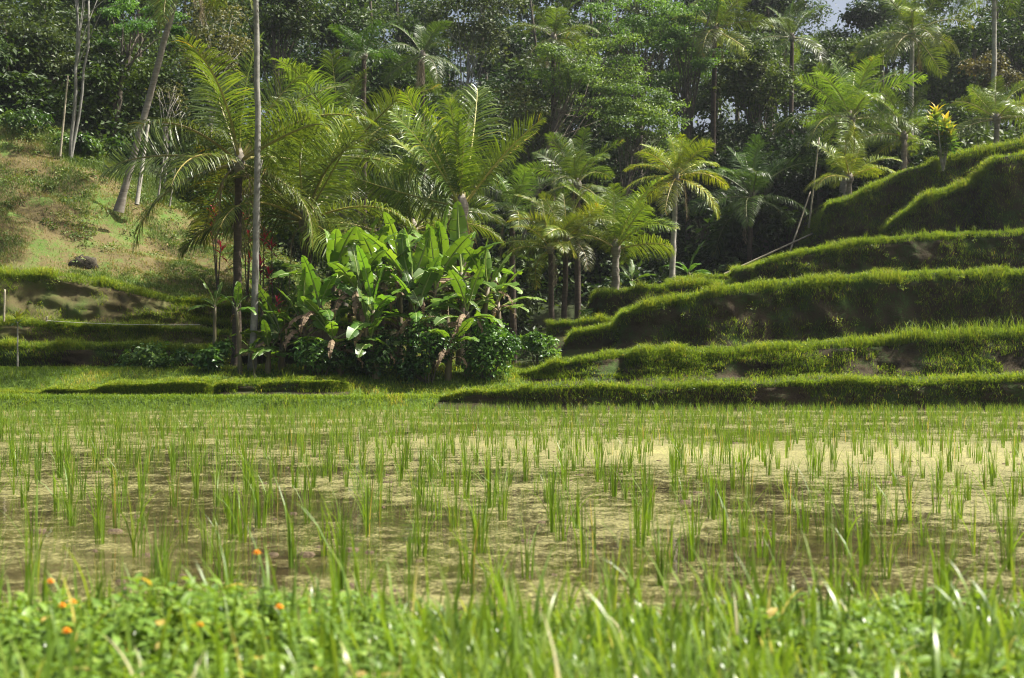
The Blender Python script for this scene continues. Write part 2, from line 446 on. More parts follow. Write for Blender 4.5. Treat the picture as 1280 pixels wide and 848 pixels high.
def terrace(ctrl, mat, seed, yback=6.0, lumps=.22, label=None, slope=.14, grassy=1.0):
    g = np.random.default_rng(seed)
    C = []
    for px, py, Y, pb in ctrl:
        p = at(px, py + 5, Y); C.append([p[0], Y, p[2], at(px, pb, Y - .35)[2]])
    C = catmull(C, .11)
    E = C[:, :3]; zb = C[:, 3]
    E[:, 0] = np.maximum.accumulate(E[:, 0]) + np.arange(len(E)) * 1e-4
    s = np.concatenate([[0], np.cumsum(np.linalg.norm(np.diff(E, axis=0), axis=1))]) + seed * 13.7
    E[:, 2] += .10 * (fbm(s * .8, s * 0 + seed, 4) - .47) * 2
    E[:, 1] += .5 * (fbm(s * .45, s * 0 + seed + 5, 3) - .44)
    tan = np.gradient(E[:, :2], axis=0); tan = np.stack([np.convolve(np.pad(tan[:, k], 4, mode='edge'), np.ones(9) / 9, 'valid') for k in (0, 1)], 1)
    tan = unit(tan); nrm = np.stack([tan[:, 1], -tan[:, 0]], 1)
    H = np.maximum(E[:, 2] - zb, .05)
    rows = []
    yb = E[:, 1].max() + yback
    rows.append(np.stack([E[:, 0], np.full(len(E), yb), E[:, 2] - .05], 1))
    rows.append(np.stack([E[:, 0], np.minimum(E[:, 1] + 1.4, yb - .2), E[:, 2] + .16 + .1 * (fbm(s * .9, s * 0 + 3) - .5)], 1))
    rows.append(np.stack([E[:, 0], np.minimum(E[:, 1] + .45, yb - .4), E[:, 2] + .05], 1))
    prof = [0, .02, .05, .09, .14, .19, .25, .31, .37, .43, .49, .55, .61, .67, .73, .79, .85, .91, .97, 1.03, 1.5]
    for f in prof:
        o = slope * H * f ** 1.2 + .20 * np.sqrt(np.clip(1 - (1 - np.clip(f * H / (.30 * np.minimum(1, H)), 0, 1)) ** 2, 0, 1)) * np.minimum(1, H) + .10 * (f > .9) * (f - .9) * 10
        lump = .7 * lumps * (fbm(s * .9, np.full_like(s, f * 2.2 * 1.3 + seed)) - .47) * 2 * min(1, f * 6 + .15) + (.08 * (fbm(s * 2.6, f * H * 1.5 + seed, 5) - .47) * 2 + .05 * (fbm(s * 7, f * H * 7 + seed, 3) - .44)) * 2 * min(1, f * 8) * min(1, lumps * 5)
        dd = o + lump * np.minimum(1, H)
        z = E[:, 2] - f * (H + .0) - (.25 if f > 1.2 else 0) + (.04 if f < .05 else 0)
        rows.append(np.concatenate([E[:, :2] + nrm * dd[:, None], z[:, None]], 1))
    V = np.stack(rows, 0); nr, nc = V.shape[:2]
    i = np.arange(nr - 1)[:, None] * nc + np.arange(nc - 1)[None]
    q = np.stack([i, i + nc, i + nc + 1, i + 1], -1).reshape(-1, 4)
    mb = MB(); mb.add(V.reshape(-1, 3), q)
    o = tag(link('terrace_bank', mb.mesh('terrace_bank', mat, True)), label, kind='structure')
    EDGES.append(dict(V=V, E=E, nrm=nrm, H=H, s=s, grassy=grassy, seed=seed, left=E[len(E) // 2, 0] < -5))
    return o


T = []
T.append(([(550, 494, 40.9, 503), (600, 487, 40.3, 505), (660, 482, 40.1, 508), (700, 480, 40, 508), (800, 480, 39.9, 510), (900, 478, 39.9, 510), (1000, 476, 39.8, 510), (1060, 473, 39.8, 510), (1160, 474, 39.6, 510), (1280, 467, 39.4, 510), (1450, 462, 39.2, 510), (1800, 455, 39, 510)], 'soil', 1, 5, .18, 'lowest narrow terrace bank beside the rice'))
T.append(([(622, 470, 46, 474), (640, 467, 44.2, 474), (700, 452, 43.2, 474), (740, 444, 42.8, 474), (775, 441, 43.3, 474), (810, 438, 42.7, 474), (900, 436, 43, 474), (1000, 431, 43, 474), (1100, 424, 42.9, 474), (1160, 417, 42.7, 474), (1280, 414, 42.5, 473), (1450, 408, 42.3, 472), (1800, 400, 42, 472)], 'soil', 2, 5.5, .3, 'second grassy terrace bank', .55))
T.append(([(771, 399, 52, 434), (773, 396, 49.5, 434), (780, 388, 47.8, 434), (800, 380, 47.2, 433), (870, 366, 47, 431), (900, 358, 46.8, 430), (960, 352, 47, 430), (1080, 342, 47, 429), (1180, 339, 46.9, 428), (1280, 335, 46.8, 428), (1450, 330, 46.6, 426), (1800, 322, 46, 424)], 'soil', 3, 6, .3, 'tall terrace bank of dark earth'))
T.append(([(708, 428, 50, 438), (720, 414, 49, 438), (750, 407, 48.7, 438), (790, 404, 48.7, 438), (810, 403, 48.7, 438)], 'soil', 4, 4, .2, 'small grassy mound at the foot of the tall bank'))
T.append(([(686, 404, 53, 420), (692, 402, 52, 421), (740, 400, 51.6, 421), (800, 399, 51.6, 421)], 'soil', 5, 4, .12, 'low step between the shrubs and the mound'))
T.append(([(740, 378, 58.5, 398), (744, 368, 56, 398), (760, 362, 55, 398), (800, 359, 54.6, 397), (850, 353, 54.5, 396), (920, 349, 54.5, 395), (1020, 345, 54.5, 395)], 'soil', 6, 5, .2, 'rounded terrace bank below the palms'))
T.append(([(832, 354, 58.5, 362), (840, 348, 57.3, 362), (880, 345, 57, 362), (925, 341, 57, 362), (1020, 338, 57, 362)], 'soil', 7, 4, .1, 'thin upper strip of terrace'))
T.append(([(918, 340, 56, 360), (923, 335, 54.3, 360), (945, 331, 53.8, 360), (980, 329, 53.8, 360)], 'soil', 8, 2, .1, 'short terrace step'))
T.append(([(936, 338, 55, 360), (941, 331, 53, 360), (960, 322, 52.3, 358), (1000, 313, 52, 350), (1050, 303, 52, 345), (1100, 296, 52, 342), (1150, 292, 52, 340), (1200, 289, 52, 338), (1280, 286, 52, 338), (1450, 282, 51.6, 336), (1800, 275, 51, 334)], 'soil', 9, 6, .2, 'long upper terrace bank'))
T.append(([(1004, 300, 65, 322), (1009, 270, 62, 322), (1016, 258, 60, 320), (1030, 250, 59, 318), (1060, 242, 58.5, 312), (1100, 226, 58.2, 306), (1130, 212, 58, 302), (1160, 202, 58, 300), (1200, 189, 58, 298), (1240, 181, 58, 296), (1280, 172, 58, 294), (1450, 160, 57.5, 292), (1800, 150, 57, 290)], 'soil', 10, 6, .45, 'highest bare terrace bank'))
T.append(([(1098, 296, 58, 300), (1108, 285, 56.6, 300), (1130, 264, 55.8, 299), (1160, 241, 55.4, 298), (1190, 230, 55.4, 297), (1225, 222, 55.4, 296), (1320, 222, 55.4, 295)], 'soil', 11, 2.5, .3, 'sloping grassy spur below the highest bank'))
T.append(([(1212, 228, 57, 294), (1219, 206, 54.8, 294), (1236, 196, 54.0, 293), (1280, 190, 53.6, 292), (1450, 185, 53.6, 290), (1800, 180, 53, 290)], 'soil', 12, 3, .4, 'tall rounded bank under the highest terrace'))
# left side
T.append(([(-400, 489, 41.4, 499), (-150, 487, 41.4, 498), (40, 491, 41.4, 496), (62, 484, 41.3, 497), (118, 483, 41.2, 497), (136, 478, 41.0, 496), (200, 476, 41.0, 496), (252, 478, 41.1, 495), (266, 484, 41.6, 493), (284, 476, 41.5, 491), (400, 474, 41.5, 491), (426, 476, 41.9, 490), (432, 479, 42.6, 489)], 'soil', 13, 1.2, .18, 'low grassy lip beside the rice'))
T.append(([(-400, 428, 46, 468), (0, 429, 46, 467), (100, 428, 46, 467), (200, 430, 46.1, 465), (255, 434, 46.5, 462), (285, 442, 47.6, 458)], 'soil', 14, 2.6, .25, 'dark lower terrace below the hillside'))
T.append(([(-400, 398, 48.5, 432), (0, 401, 48.5, 431), (100, 402, 48.5, 431), (180, 406, 48.6, 431), (250, 411, 48.8, 431), (310, 417, 49.2, 431), (335, 424, 50, 432)], 'ochre', 15, 2.4, .3, 'middle terrace below the hillside', .2))
T.append(([(222, 400, 50.6, 414), (260, 398, 50.4, 413), (420, 398, 50.4, 412), (560, 400, 50.4, 412)], 'soil', 16, 1.5, .1, 'short dark step behind the slender palm'))
T.append(([(-400, 330, 50.4, 405), (0, 337, 50.4, 404), (60, 340, 50.4, 404), (130, 349, 50.5, 404), (200, 366, 50.7, 404), (250, 374, 51, 404), (330, 386, 51.4, 404), (430, 394, 51.8, 404)], 'ochre', 17, 1.6, .5, 'eroded ochre bank at the foot of the hillside', .42))
for a in T:
    terrace(a[0], M[a[1]], a[2], a[3], a[4], a[5], a[6] if len(a) > 6 else .09)

# ------------------------------------------------------------------ grass on terraces, meadow and hillside
g = np.random.default_rng(21)
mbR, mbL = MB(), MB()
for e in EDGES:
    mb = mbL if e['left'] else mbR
    V, E = e['V'], e['E']; nr, nc = V.shape[:2]
    L = e['s'][-1] - e['s'][0]
    vis = (np.abs(E[:, 0] / E[:, 1]) < .47)
    idx = np.where(vis[:-1])[0]
    if len(idx) < 2: continue
    Lv = len(idx) * L / nc

    def on(fr_lo, fr_hi, n, power=1.0):
        i = g.choice(idx, n); u = g.random(n)[:, None]
        rr = fr_lo + (fr_hi - fr_lo) * g.random(n) ** power
        k = np.floor(rr).astype(int); f = (rr - k)[:, None]; k2 = np.minimum(k + 1, nr - 1)
        a = V[k, i] * (1 - u) + V[k, i + 1] * u; b = V[k2, i] * (1 - u) + V[k2, i + 1] * u
        return a * (1 - f) + b * f, i
    # edge fringe
    n = int(Lv * 900); p, i = on(1.6, 6.5, n)
    dens = np.clip((fbm(e['s'][i] * 1.4, e['s'][i] * 0 + e['seed'], 5) - .47) * 1.7 + .5, .05, 1); kk = g.random(n) < .35 + .9 * dens; p = p[kk]; i = i[kk]; dens = dens[kk]; n = len(p)
    h = (.11 + .22 * g.random(n) ** 1.8) * (.3 + 1.4 * dens) * {1: .6, 13: .45}.get(e['seed'], 1)
    blades(mb, p, h, .012 + .010 * g.random(n), .2 + .9 * g.random(n), g, np.clip(.52 + (dens - .5) * .4 + g.normal(0, .19, n), 0, .9))
    # back top
    n = int(Lv * (260 if e['seed'] != 13 else 900)); p, i = on(.3 if e['seed'] != 13 else 1.0, 2, n, .6)
    blades(mb, p, .08 + .12 * g.random(n), .014 + .01 * g.random(n), .2 + .8 * g.random(n), g, np.clip(.5 + g.normal(0, .22, n), 0, 1))
    # riser: trailing tufts, denser near the top
    Hm = float(np.mean(e['H'][idx])); n = int((Lv * Hm * 300 + Lv * 260) * ({2: 2.2, 17: 2.0, 15: 2.0, 13: 5.0}.get(e['seed'], 1))); p, i = on(5.0, 22, n, 2.0 if e['seed'] != 2 else 1.1)
    keep = fbm(p[:, 0] * .9 + 31, p[:, 2] * 1.6 + e['seed']) > ((.36 if e['seed'] != 13 else .2) + .16 * g.random(n)); p = p[keep]; i = i[keep]; n = len(p)
    az = np.arctan2(e['nrm'][i, 1], e['nrm'][i, 0]) + g.normal(0, .6, n)
    blades(mb, p, .07 + .13 * g.random(n), .010 + .012 * g.random(n), .7 + .9 * g.random(n), g, np.clip(.4 + g.normal(0, .28, n), 0, 1), az=az)
    # small broad-leaved weeds on the face
    if Hm > .5:
        p, i = on(5, 20, int(Lv * Hm * 1.1), 1.3)
        for q, ii in zip(p, i):
            sz = .06 + .16 * g.random() ** 2
            cloud(mb, q + np.append(e['nrm'][ii], 0) * .04, (sz * 1.2, sz * .6, sz), int(14 + 120 * sz), .07, g, rbase=.2 + .5 * g.random())
    # tall tufts
    nt_ = int(Lv * 1.3); p, i = on(2, 6, nt_)
    for q in p:
        k = 14; pp = q + g.normal(0, .05, (k, 3)) * [1, 1, .1]
        blades(mb, pp, .22 + .25 * g.random(k), np.full(k, .014), .1 + .5 * g.random(k), g, np.clip(.5 + g.normal(0, .15, k), 0, 1))
# extra long grass on the right end of the second bank
e = EDGES[1]
for q in e['V'][4][(e['E'][:, 0] > 12) & (e['E'][:, 0] < 18)]:
    k = 12; pp = q + g.normal(0, .18, (k, 3)) * [1, 1, .25]
    blades(mbR, pp, .3 + .4 * g.random(k), np.full(k, .016), .1 + .5 * g.random(k), g, np.clip(.5 + g.normal(0, .15, k), 0, 1))
tag(link('terrace_grass', mbR.mesh('terrace_grass', M['grass'])), 'bright green grass fringing the stepped terrace banks', kind='stuff').color = (1.2, 1.15, 1, 1)
tag(link('terrace_grass', mbL.mesh('terrace_grass', M['grass'])), 'green grass fringing the banks below the hillside', kind='stuff').color = (1.35, 1.25, 1.1, 1)  # brightened tint makes up in colour for the palm shade on these rims

mb = MB()
n = 165000
Y = np.where(g.random(n) < .3, 38.7 + 3.0 * g.random(n), 39.2 + 8.1 * g.random(n) ** 1.2); X = (g.random(n) - .56) * .86 * Y
k = (ground_z(X, Y) > -.01) & (X < 3.5 - (Y - 41) * .35); X, Y = X[k], Y[k]; n = len(X)
P = np.stack([X, Y, ground_z(X, Y)], 1); dens = fbm(X * .9, Y * .9 + 40)
h = (.08 + .14 * g.random(n) ** 1.5) * (.4 + 1.25 * dens)
blades(mb, P, h, .012 + .01 * g.random(n), .2 + .9 * g.random(n), g, np.clip(.5 + (dens - .5) * 1.3 + g.normal(0, .2, n), 0, 1))
# flat back parts of the low lip and the valley floor further in
n = 22000; Y = 47 + 14 * g.random(n); X = (g.random(n) * .34 - .10) * Y
P = np.stack([X, Y, ground_z(X, Y)], 1)
blades(mb, P, .10 + .16 * g.random(n), .014 + .012 * g.random(n), .2 + .9 * g.random(n), g, np.clip(.4 + g.normal(0, .25, n), 0, 1))
tag(link('meadow_grass', mb.mesh('meadow_grass', M['grass'])), 'short sunlit grass between the rice and the banana clump', kind='stuff').color = (1.35, 1.28, 1.1, 1)

mb = MB()
n = 170000; Y = 51.4 + 12.5 * g.random(n); X = -.40 * Y + g.random(n) * .36 * Y
dens = fbm(X * .55, Y * .55 + 11, 5) + .12 * sst(Y, 57, 62)
k = g.random(n) < sst(dens, .34, .56) * .9 + .08; X, Y, dens = X[k], Y[k], dens[k]; n = len(X)
P = np.stack([X, Y, ground_z(X, Y)], 1)
lush = sst(dens, .45, .62)
blades(mb, P, .07 + .12 * g.random(n) + .22 * g.random(n) * lush * sst(Y, 56, 61), .014 + .012 * g.random(n), .2 + .9 * g.random(n), g, np.clip(.75 - .6 * lush + g.normal(0, .2, n), 0, 1))
for k_ in range(240):
    y = 52 + 11.5 * g.random() ** .6; x = -.40 * y + g.random() * .34 * y; z = float(ground_z(x, y)); s_ = .15 + .3 * g.random()
    cloud(mb, (x, y, z + s_ * .3), (s_ * 1.3, s_ * 1.3, s_ * .7), 60, .12, g, rbase=.15 + .3 * g.random())
tag(link('hillside_grass', mb.mesh('hillside_grass', M['drygrass'])), 'patchy dry and green grass on the ochre hillside', kind='stuff').color = (1.2, 1.15, 1.05, 1)
#PART2
# ------------------------------------------------------------------ rice
g = np.random.default_rng(33)


def rice_blades(mb, P, n, hs, g, wide=.0062, quick=False):
    k = len(P)
    i = np.repeat(np.arange(k), n)
    az = g.random(len(i)) * 2 * PI; rr = .03 * np.sqrt(g.random(len(i)))
    p = P[i] + np.stack([np.cos(az) * rr, np.sin(az) * rr, 0 * rr], 1)
    h = hs[i] * (.5 + .55 * g.random(len(i)))
    r = np.clip(.4 + g.normal(0, .2, len(i)) + np.repeat(g.normal(0, .1, k), n), 0, .9)
    r = np.where(g.random(len(i)) < .03, 1.0, r)
    (blades_curved if not quick else blades)(mb, p, h, wide * (.7 + .6 * g.random(len(i))), (.05 + .28 * g.random(len(i)) ** 1.5) * (1 if not quick else 1.3), g, r, az=az, **({} if quick else dict(K=4)))


def rice_mesh(seed):
    gg = np.random.default_rng(seed); mb = MB(); n = int(gg.integers(6, 17))
    rice_blades(mb, np.zeros((1, 3)), n, np.array([.40]), gg)
    k = 3; p = gg.normal(0, .012, (k, 3)) * [1, 1, 0]
    blades_curved(mb, p, .3 + .2 * gg.random(k), np.full(k, .006), .5 + .6 * gg.random(k), gg, gg.random(k) * .6, K=5)
    return mb.mesh('rice_clump', M['rice'])


rice_meshes = [rice_mesh(100 + i) for i in range(16)]
pts = []
sp = .47
yy = 4.7
while yy < 40.8:
    xx = -.45 * yy - 1 + g.random() * sp
    while xx < .45 * yy + 1:
        x = xx + g.normal(0, .09); y = yy + g.normal(0, .10)
        if g.random() < .86 and 4.75 < y < 40.9: pts.append((x, y))
        xx += sp * (1.0 if g.random() < .85 else .45)
    yy += sp * .95 * (1 if yy < 14 else .72)
pts = np.array(pts)
inview = np.abs(pts[:, 0]) < .385 * pts[:, 1]
order = np.argsort(pts[:, 1]); order = order[inview[order]][:300]
RL = 'slender bright green rice clump standing in the nearer part of the muddy water'
for c, i in enumerate(order):
    x, y = pts[i]
    o = link('rice_clump', rice_meshes[c % 16], loc=(x, y, -.03))
    s = .72 + .5 * g.random() ** 1.3
    o.rotation_euler = (0, 0, g.random() * 6.28); o.scale = (s, s, s * (.9 + .2 * g.random()))
    tag(o, RL, 'rice plant', 'rice clumps standing in the nearer water')
rest = np.delete(np.arange(len(pts)), order)
P = np.stack([pts[rest, 0], pts[rest, 1], np.full(len(rest), -.03)], 1)
mb = MB(); hs = .36 * (.72 + .45 * g.random(len(P)))
nearm = P[:, 1] < 18
rice_blades(mb, P[nearm], 9, hs[nearm], g)
rice_blades(mb, P[~nearm], 8, hs[~nearm], g, .008, True)
tag(link('rice_seedlings', mb.mesh('rice_seedlings', M['rice'])), 'rice seedlings covering the farther part of the flooded field', kind='stuff')

# mud clods and litter lying in the shallow water
mb = MB()
for k in range(170):
    y = 5 + 26 * g.random() ** 1.6; x = (g.random() - .5) * .8 * y; s = .008 + .022 * g.random() ** 2
    a = np.arange(8) * PI / 4; rad = s * (.8 + .4 * g.random(8))
    ring = np.stack([np.cos(a) * rad * 2.2, np.sin(a) * rad * 1.4, 0 * a - .01], 1); top = ring * (.45 + .3 * g.random((8, 1))) + [0, 0, s * .35 + .01]
    V = np.concatenate([ring, top, [[0, 0, s * .4]]]) + [x, y, 0]
    mb.add(V, [[j, (j + 1) % 8, 8 + (j + 1) % 8, 8 + j] for j in range(8)], [[8 + j, 8 + (j + 1) % 8, 16] for j in range(8)])
tag(link('mud_clods', mb.mesh('mud_clods', M['mudclod'], True)), 'small mud clods and litter in the shallow water', kind='stuff')

# ------------------------------------------------------------------ near bank: grass and broad-leaved weeds
g = np.random.default_rng(44)


def near_pts(n, y0=2.3, y1=4.75):
    Y = np.sqrt(y0 ** 2 + (y1 ** 2 - y0 ** 2) * g.random(n)); X = (g.random(n) - .5) * .95 * Y
    return np.stack([X, Y, ground_z(X, Y) - .01], 1)


mb = MB()
P = near_pts(12000); d = fbm(P[:, 0] * 1.6 + 3, P[:, 1] * 1.6)
n = len(P)
blades_curved(mb, P, .04 + .10 * g.random(n) * (.4 + 1.1 * d), .005 + .006 * g.random(n), .3 + 1.0 * g.random(n), g, np.clip(.45 + g.normal(0, .2, n) + .5 * (g.random(n) < .02), 0, 1))
P = near_pts(1500, 2.5, 4.6); n = len(P)                         # taller blades along the water
blades_curved(mb, P, (.10 + .24 * g.random(n) ** 1.8), .006 + .006 * g.random(n), .15 + .75 * g.random(n), g, np.clip(.5 + g.normal(0, .2, n) + .45 * (g.random(n) < .02), 0, 1), K=6)
P = near_pts(26, 2.7, 4.1); n = len(P)                          # dry broad blades
blades_curved(mb, P, .08 + .12 * g.random(n), .009 + .008 * g.random(n), .5 + .8 * g.random(n), g, .92 + .08 * g.random(n), K=6)
tag(link('bank_grass', mb.mesh('bank_grass', M['foregrass'], True)), 'bright blurred grass on the near bank', kind='stuff')

mb = MB()
P = near_pts(2300, 2.3, 4.5)
d = fbm(P[:, 0] * 1.3 + 8, P[:, 1] * 1.3 + 2) + .12 * (P[:, 0] < -.25) * (P[:, 0] > -1.9) - .05 * (P[:, 0] > -.1)
P = P[d > .50]
for p in P:
    mound = 1.0 + 1.1 * math.exp(-((p[0] + 1.0) / .35) ** 2 - ((p[1] - 3.8) / .4) ** 2)
    h = (.03 + .065 * g.random()) * mound; lean = g.normal(0, .3, 2); k = int(g.integers(3, 6)); a0 = g.random() * 6.28
    top = p + [lean[0] * h, lean[1] * h, h]
    tube(mb, np.stack([p, p * .5 + top * .5 + [0, 0, .008], top]), [.002, .0017, .001], 4, .4, cap=False)
    f = np.repeat(np.linspace(.35, 1, k), 2); az = a0 + np.repeat(np.arange(k) * 1.57, 2) + np.tile([0, PI], k) + g.normal(0, .3, 2 * k)
    q = p + (top - p) * f[:, None]
    dd = np.stack([np.cos(az), np.sin(az), .15 + .45 * f + g.normal(0, .2, 2 * k)], 1); dd = unit(dd)
    nn = unit(np.array([0, 0, 1.0]) - dd * dd[:, 2:3] + g.normal(0, .15, (2 * k, 3)))
    L = (.032 + .045 * g.random(2 * k)) * (.8 + .2 * mound) * (1.15 - .35 * f)
    r = np.clip(.45 + g.normal(0, .2, 2 * k) + .45 * (g.random(2 * k) < .02), 0, 1)
    leaf_broad(mb, q, dd, nn, L, L * (.32 + .16 * g.random(2 * k)), r, droop=.3)
tag(link('bank_weeds', mb.mesh('bank_weeds', M['weed'], True)), 'low broad-leaved weeds on the near bank', kind='stuff')


def flower(px, py, Y, label, s=1.0):
    head = at(px, py, Y); z0 = float(ground_z(head[0], Y)) - .01
    root = tag(link('orange_flower', None, loc=(head[0], Y, z0)), label, 'flower', 'small orange flowers on the near bank')
    h = head[2] - z0; mb = MB(); gg = np.random.default_rng(int(px))
    tube(mb, [[.02, 0, 0], [.008, .004, h * .5], [0, 0, h]], [.0022, .002, .0016], 6, .5)
    leaf_broad(mb, np.array([[.008, .004, h * .5], [.012, 0, h * .35]]), unit(np.array([[1, .2, .3], [-1, .1, .4]])), np.array([[-.3, 0, .95], [.4, 0, .9]]), np.array([.045, .04]), np.array([.018, .016]), np.array([.4, .5]))
    link('stem', mb.mesh('stem', M['greenstem']), root)
    mb = MB()
    for ring, k, L, up in ((0, 13, .015, .15), (1, 11, .012, .55), (2, 8, .009, 1.1)):
        az = np.arange(k) * 2 * PI / k + ring * .3 + gg.normal(0, .06, k)
        d = unit(np.stack([np.cos(az), np.sin(az), np.full(k, up)], 1)); nn = unit(np.stack([-np.cos(az) * up, -np.sin(az) * up, np.ones(k)], 1))
        leaf_broad(mb, np.tile([0, 0, h + .001 + ring * .0015], (k, 1)), d, nn, np.full(k, L * s * 1.0), np.full(k, .0075 * s), gg.random(k))
    link('petals', mb.mesh('petals', M['petal']), root)
    mb = MB(); a = np.arange(8) * PI / 4
    rg = [np.stack([np.cos(a) * r_, np.sin(a) * r_, np.full(8, z_)], 1) for r_, z_ in ((.003 * s, h - .004), (.006 * s, h + .001), (.0055 * s, h + .004), (.002 * s, h + .0065))]
    mb.add(np.concatenate(rg), [[i * 8 + j, i * 8 + (j + 1) % 8, i * 8 + 8 + (j + 1) % 8, i * 8 + 8 + j] for i in range(3) for j in range(8)], [[24 + j, 24 + (j + 1) % 8, 24] for j in range(1, 7)])
    link('flower_centre', mb.mesh('flower_centre', M['centre'], True), root)


flower(321, 692, 4.0, 'orange flower held highest, alone above the muddy water')
flower(63, 728, 3.9, 'orange flower at the far left standing clear of the weeds', .95)
flower(91, 754, 3.7, 'darker orange flower, right one of a close pair', .95)
flower(78, 758, 3.6, 'orange flower with half open petals, left one of a close pair', .85)
flower(83, 790, 3.3, 'lowest yellow orange flower among the weeds', .95)
flower(349, 760, 3.6, 'orange flower right of the leafy weed mound', .95)
flower(250, 782, 3.3, 'faint small orange flower sunk in the weed leaves', .7)

# ------------------------------------------------------------------ palms
FR = {}


def frond_mesh(pitch, seed, dead=False, stiff=False):
    """a pinnate frond of unit length leaving the crown at the given pitch, gravity built in"""
    gg = np.random.default_rng(seed); mb = MB(); K = 14
    D = {True: .35, False: .42 + .9 * math.cos(R(pitch)) * (1 if pitch > -20 else .4)}[stiff] * (.85 + .3 * gg.random())
    s = np.linspace(0, 1, K + 1); th = R(pitch) - D * s ** 1.6
    if dead: th = R(pitch) + (R(-86) - R(pitch)) * np.clip(s * 3.0, 0, 1)
    dx = np.cos(th) / K; dz = np.sin(th) / K
    x = np.concatenate([[0], np.cumsum(dx[:-1])]); z = np.concatenate([[0], np.cumsum(dz[:-1])])
    y = .05 * gg.normal() * s ** 2
    C = np.stack([x, y, z], 1); Tn = unit(np.gradient(C, axis=0))
    tube(mb, C, .0095 * (1 - s) ** .8 + .0018, 5, .5, 1, cap=False)
    n = 72 if not dead else 50
    for side in (-1, 1):
        u = np.linspace(.13, .995, n) + gg.normal(0, .004, n); u = np.clip(u, .1, .999)
        keep = gg.random(n) > (.03 if not dead else .25); u = u[keep]; m_ = len(u)
        c = np.stack([np.interp(u, s, C[:, k]) for k in range(3)], 1); t = unit(np.stack([np.interp(u, s, Tn[:, k]) for k in range(3)], 1))
        yv = np.array([0, 1.0, 0]); nrm = np.cross(t, yv)           # points to the upper side or lower
        nrm = np.where(nrm[:, 2:3] < 0, -nrm, nrm)
        L = (.25 * np.sin(PI * np.clip(u * .86 + .12, 0, 1)) ** .7 + .03) * (.9 + .2 * gg.random(m_))
        fw = .35 + .75 * u ** 2 + gg.normal(0, .08, m_)
        vee = .35 + gg.normal(0, .10, m_) - .25 * (pitch < 20)
        d = unit(side * yv + t * fw[:, None] + nrm * vee[:, None])
        if dead: d = unit(side * yv * .35 + t * .8 + gg.normal(0, .2, (m_, 3)))
        g1 = .12 + .22 * gg.random(m_) + .18 * (pitch < 40); up = np.array([0, 0, 1.0])
        d2 = unit(d - up * (g1 * 1.0)[:, None]); d3 = unit(d - up * (g1 * 2.7)[:, None])
        a = c + d * (L * .36)[:, None]; b = a + d2 * (L * .34)[:, None]; e = b + d3 * (L * .32)[:, None]
        w = .0037 * (1 + .35 * gg.random(m_)) * (.7 if dead else 1)
        wv = unit(np.cross(d, nrm) + .35 * nrm * gg.normal(0, 1, (m_, 1))) * w[:, None]
        V = np.stack([c - wv * .5, c + wv * .5, a + wv, a - wv, b + wv * .85, b - wv * .85, e], 1)
        bb = np.arange(m_)[:, None] * 7
        r = np.clip(.38 + gg.normal(0, .17, m_) + .10 * (u > .85) + .12 * (pitch < 0), 0, 1)
        mb.add(V.reshape(-1, 3), np.concatenate([bb + np.array([[0, 1, 2, 3]]), bb + np.array([[3, 2, 4, 5]])]), bb + np.array([[5, 4, 6]]), np.repeat(r, 7), 0)
    return mb.mesh('frond', [M['deadfrond'] if dead else M['palm'], M['deadfrond'] if dead else M['palmrib']])


def frond(pitch, seed, dead=False, stiff=False):
    k = (pitch, seed, dead, stiff)
    if k not in FR: FR[k] = frond_mesh(pitch, hash((pitch, seed)) % 9999, dead, stiff)
    return FR[k]


PITCH = (85, 72, 58, 45, 32, 18, 4, -12, -30)


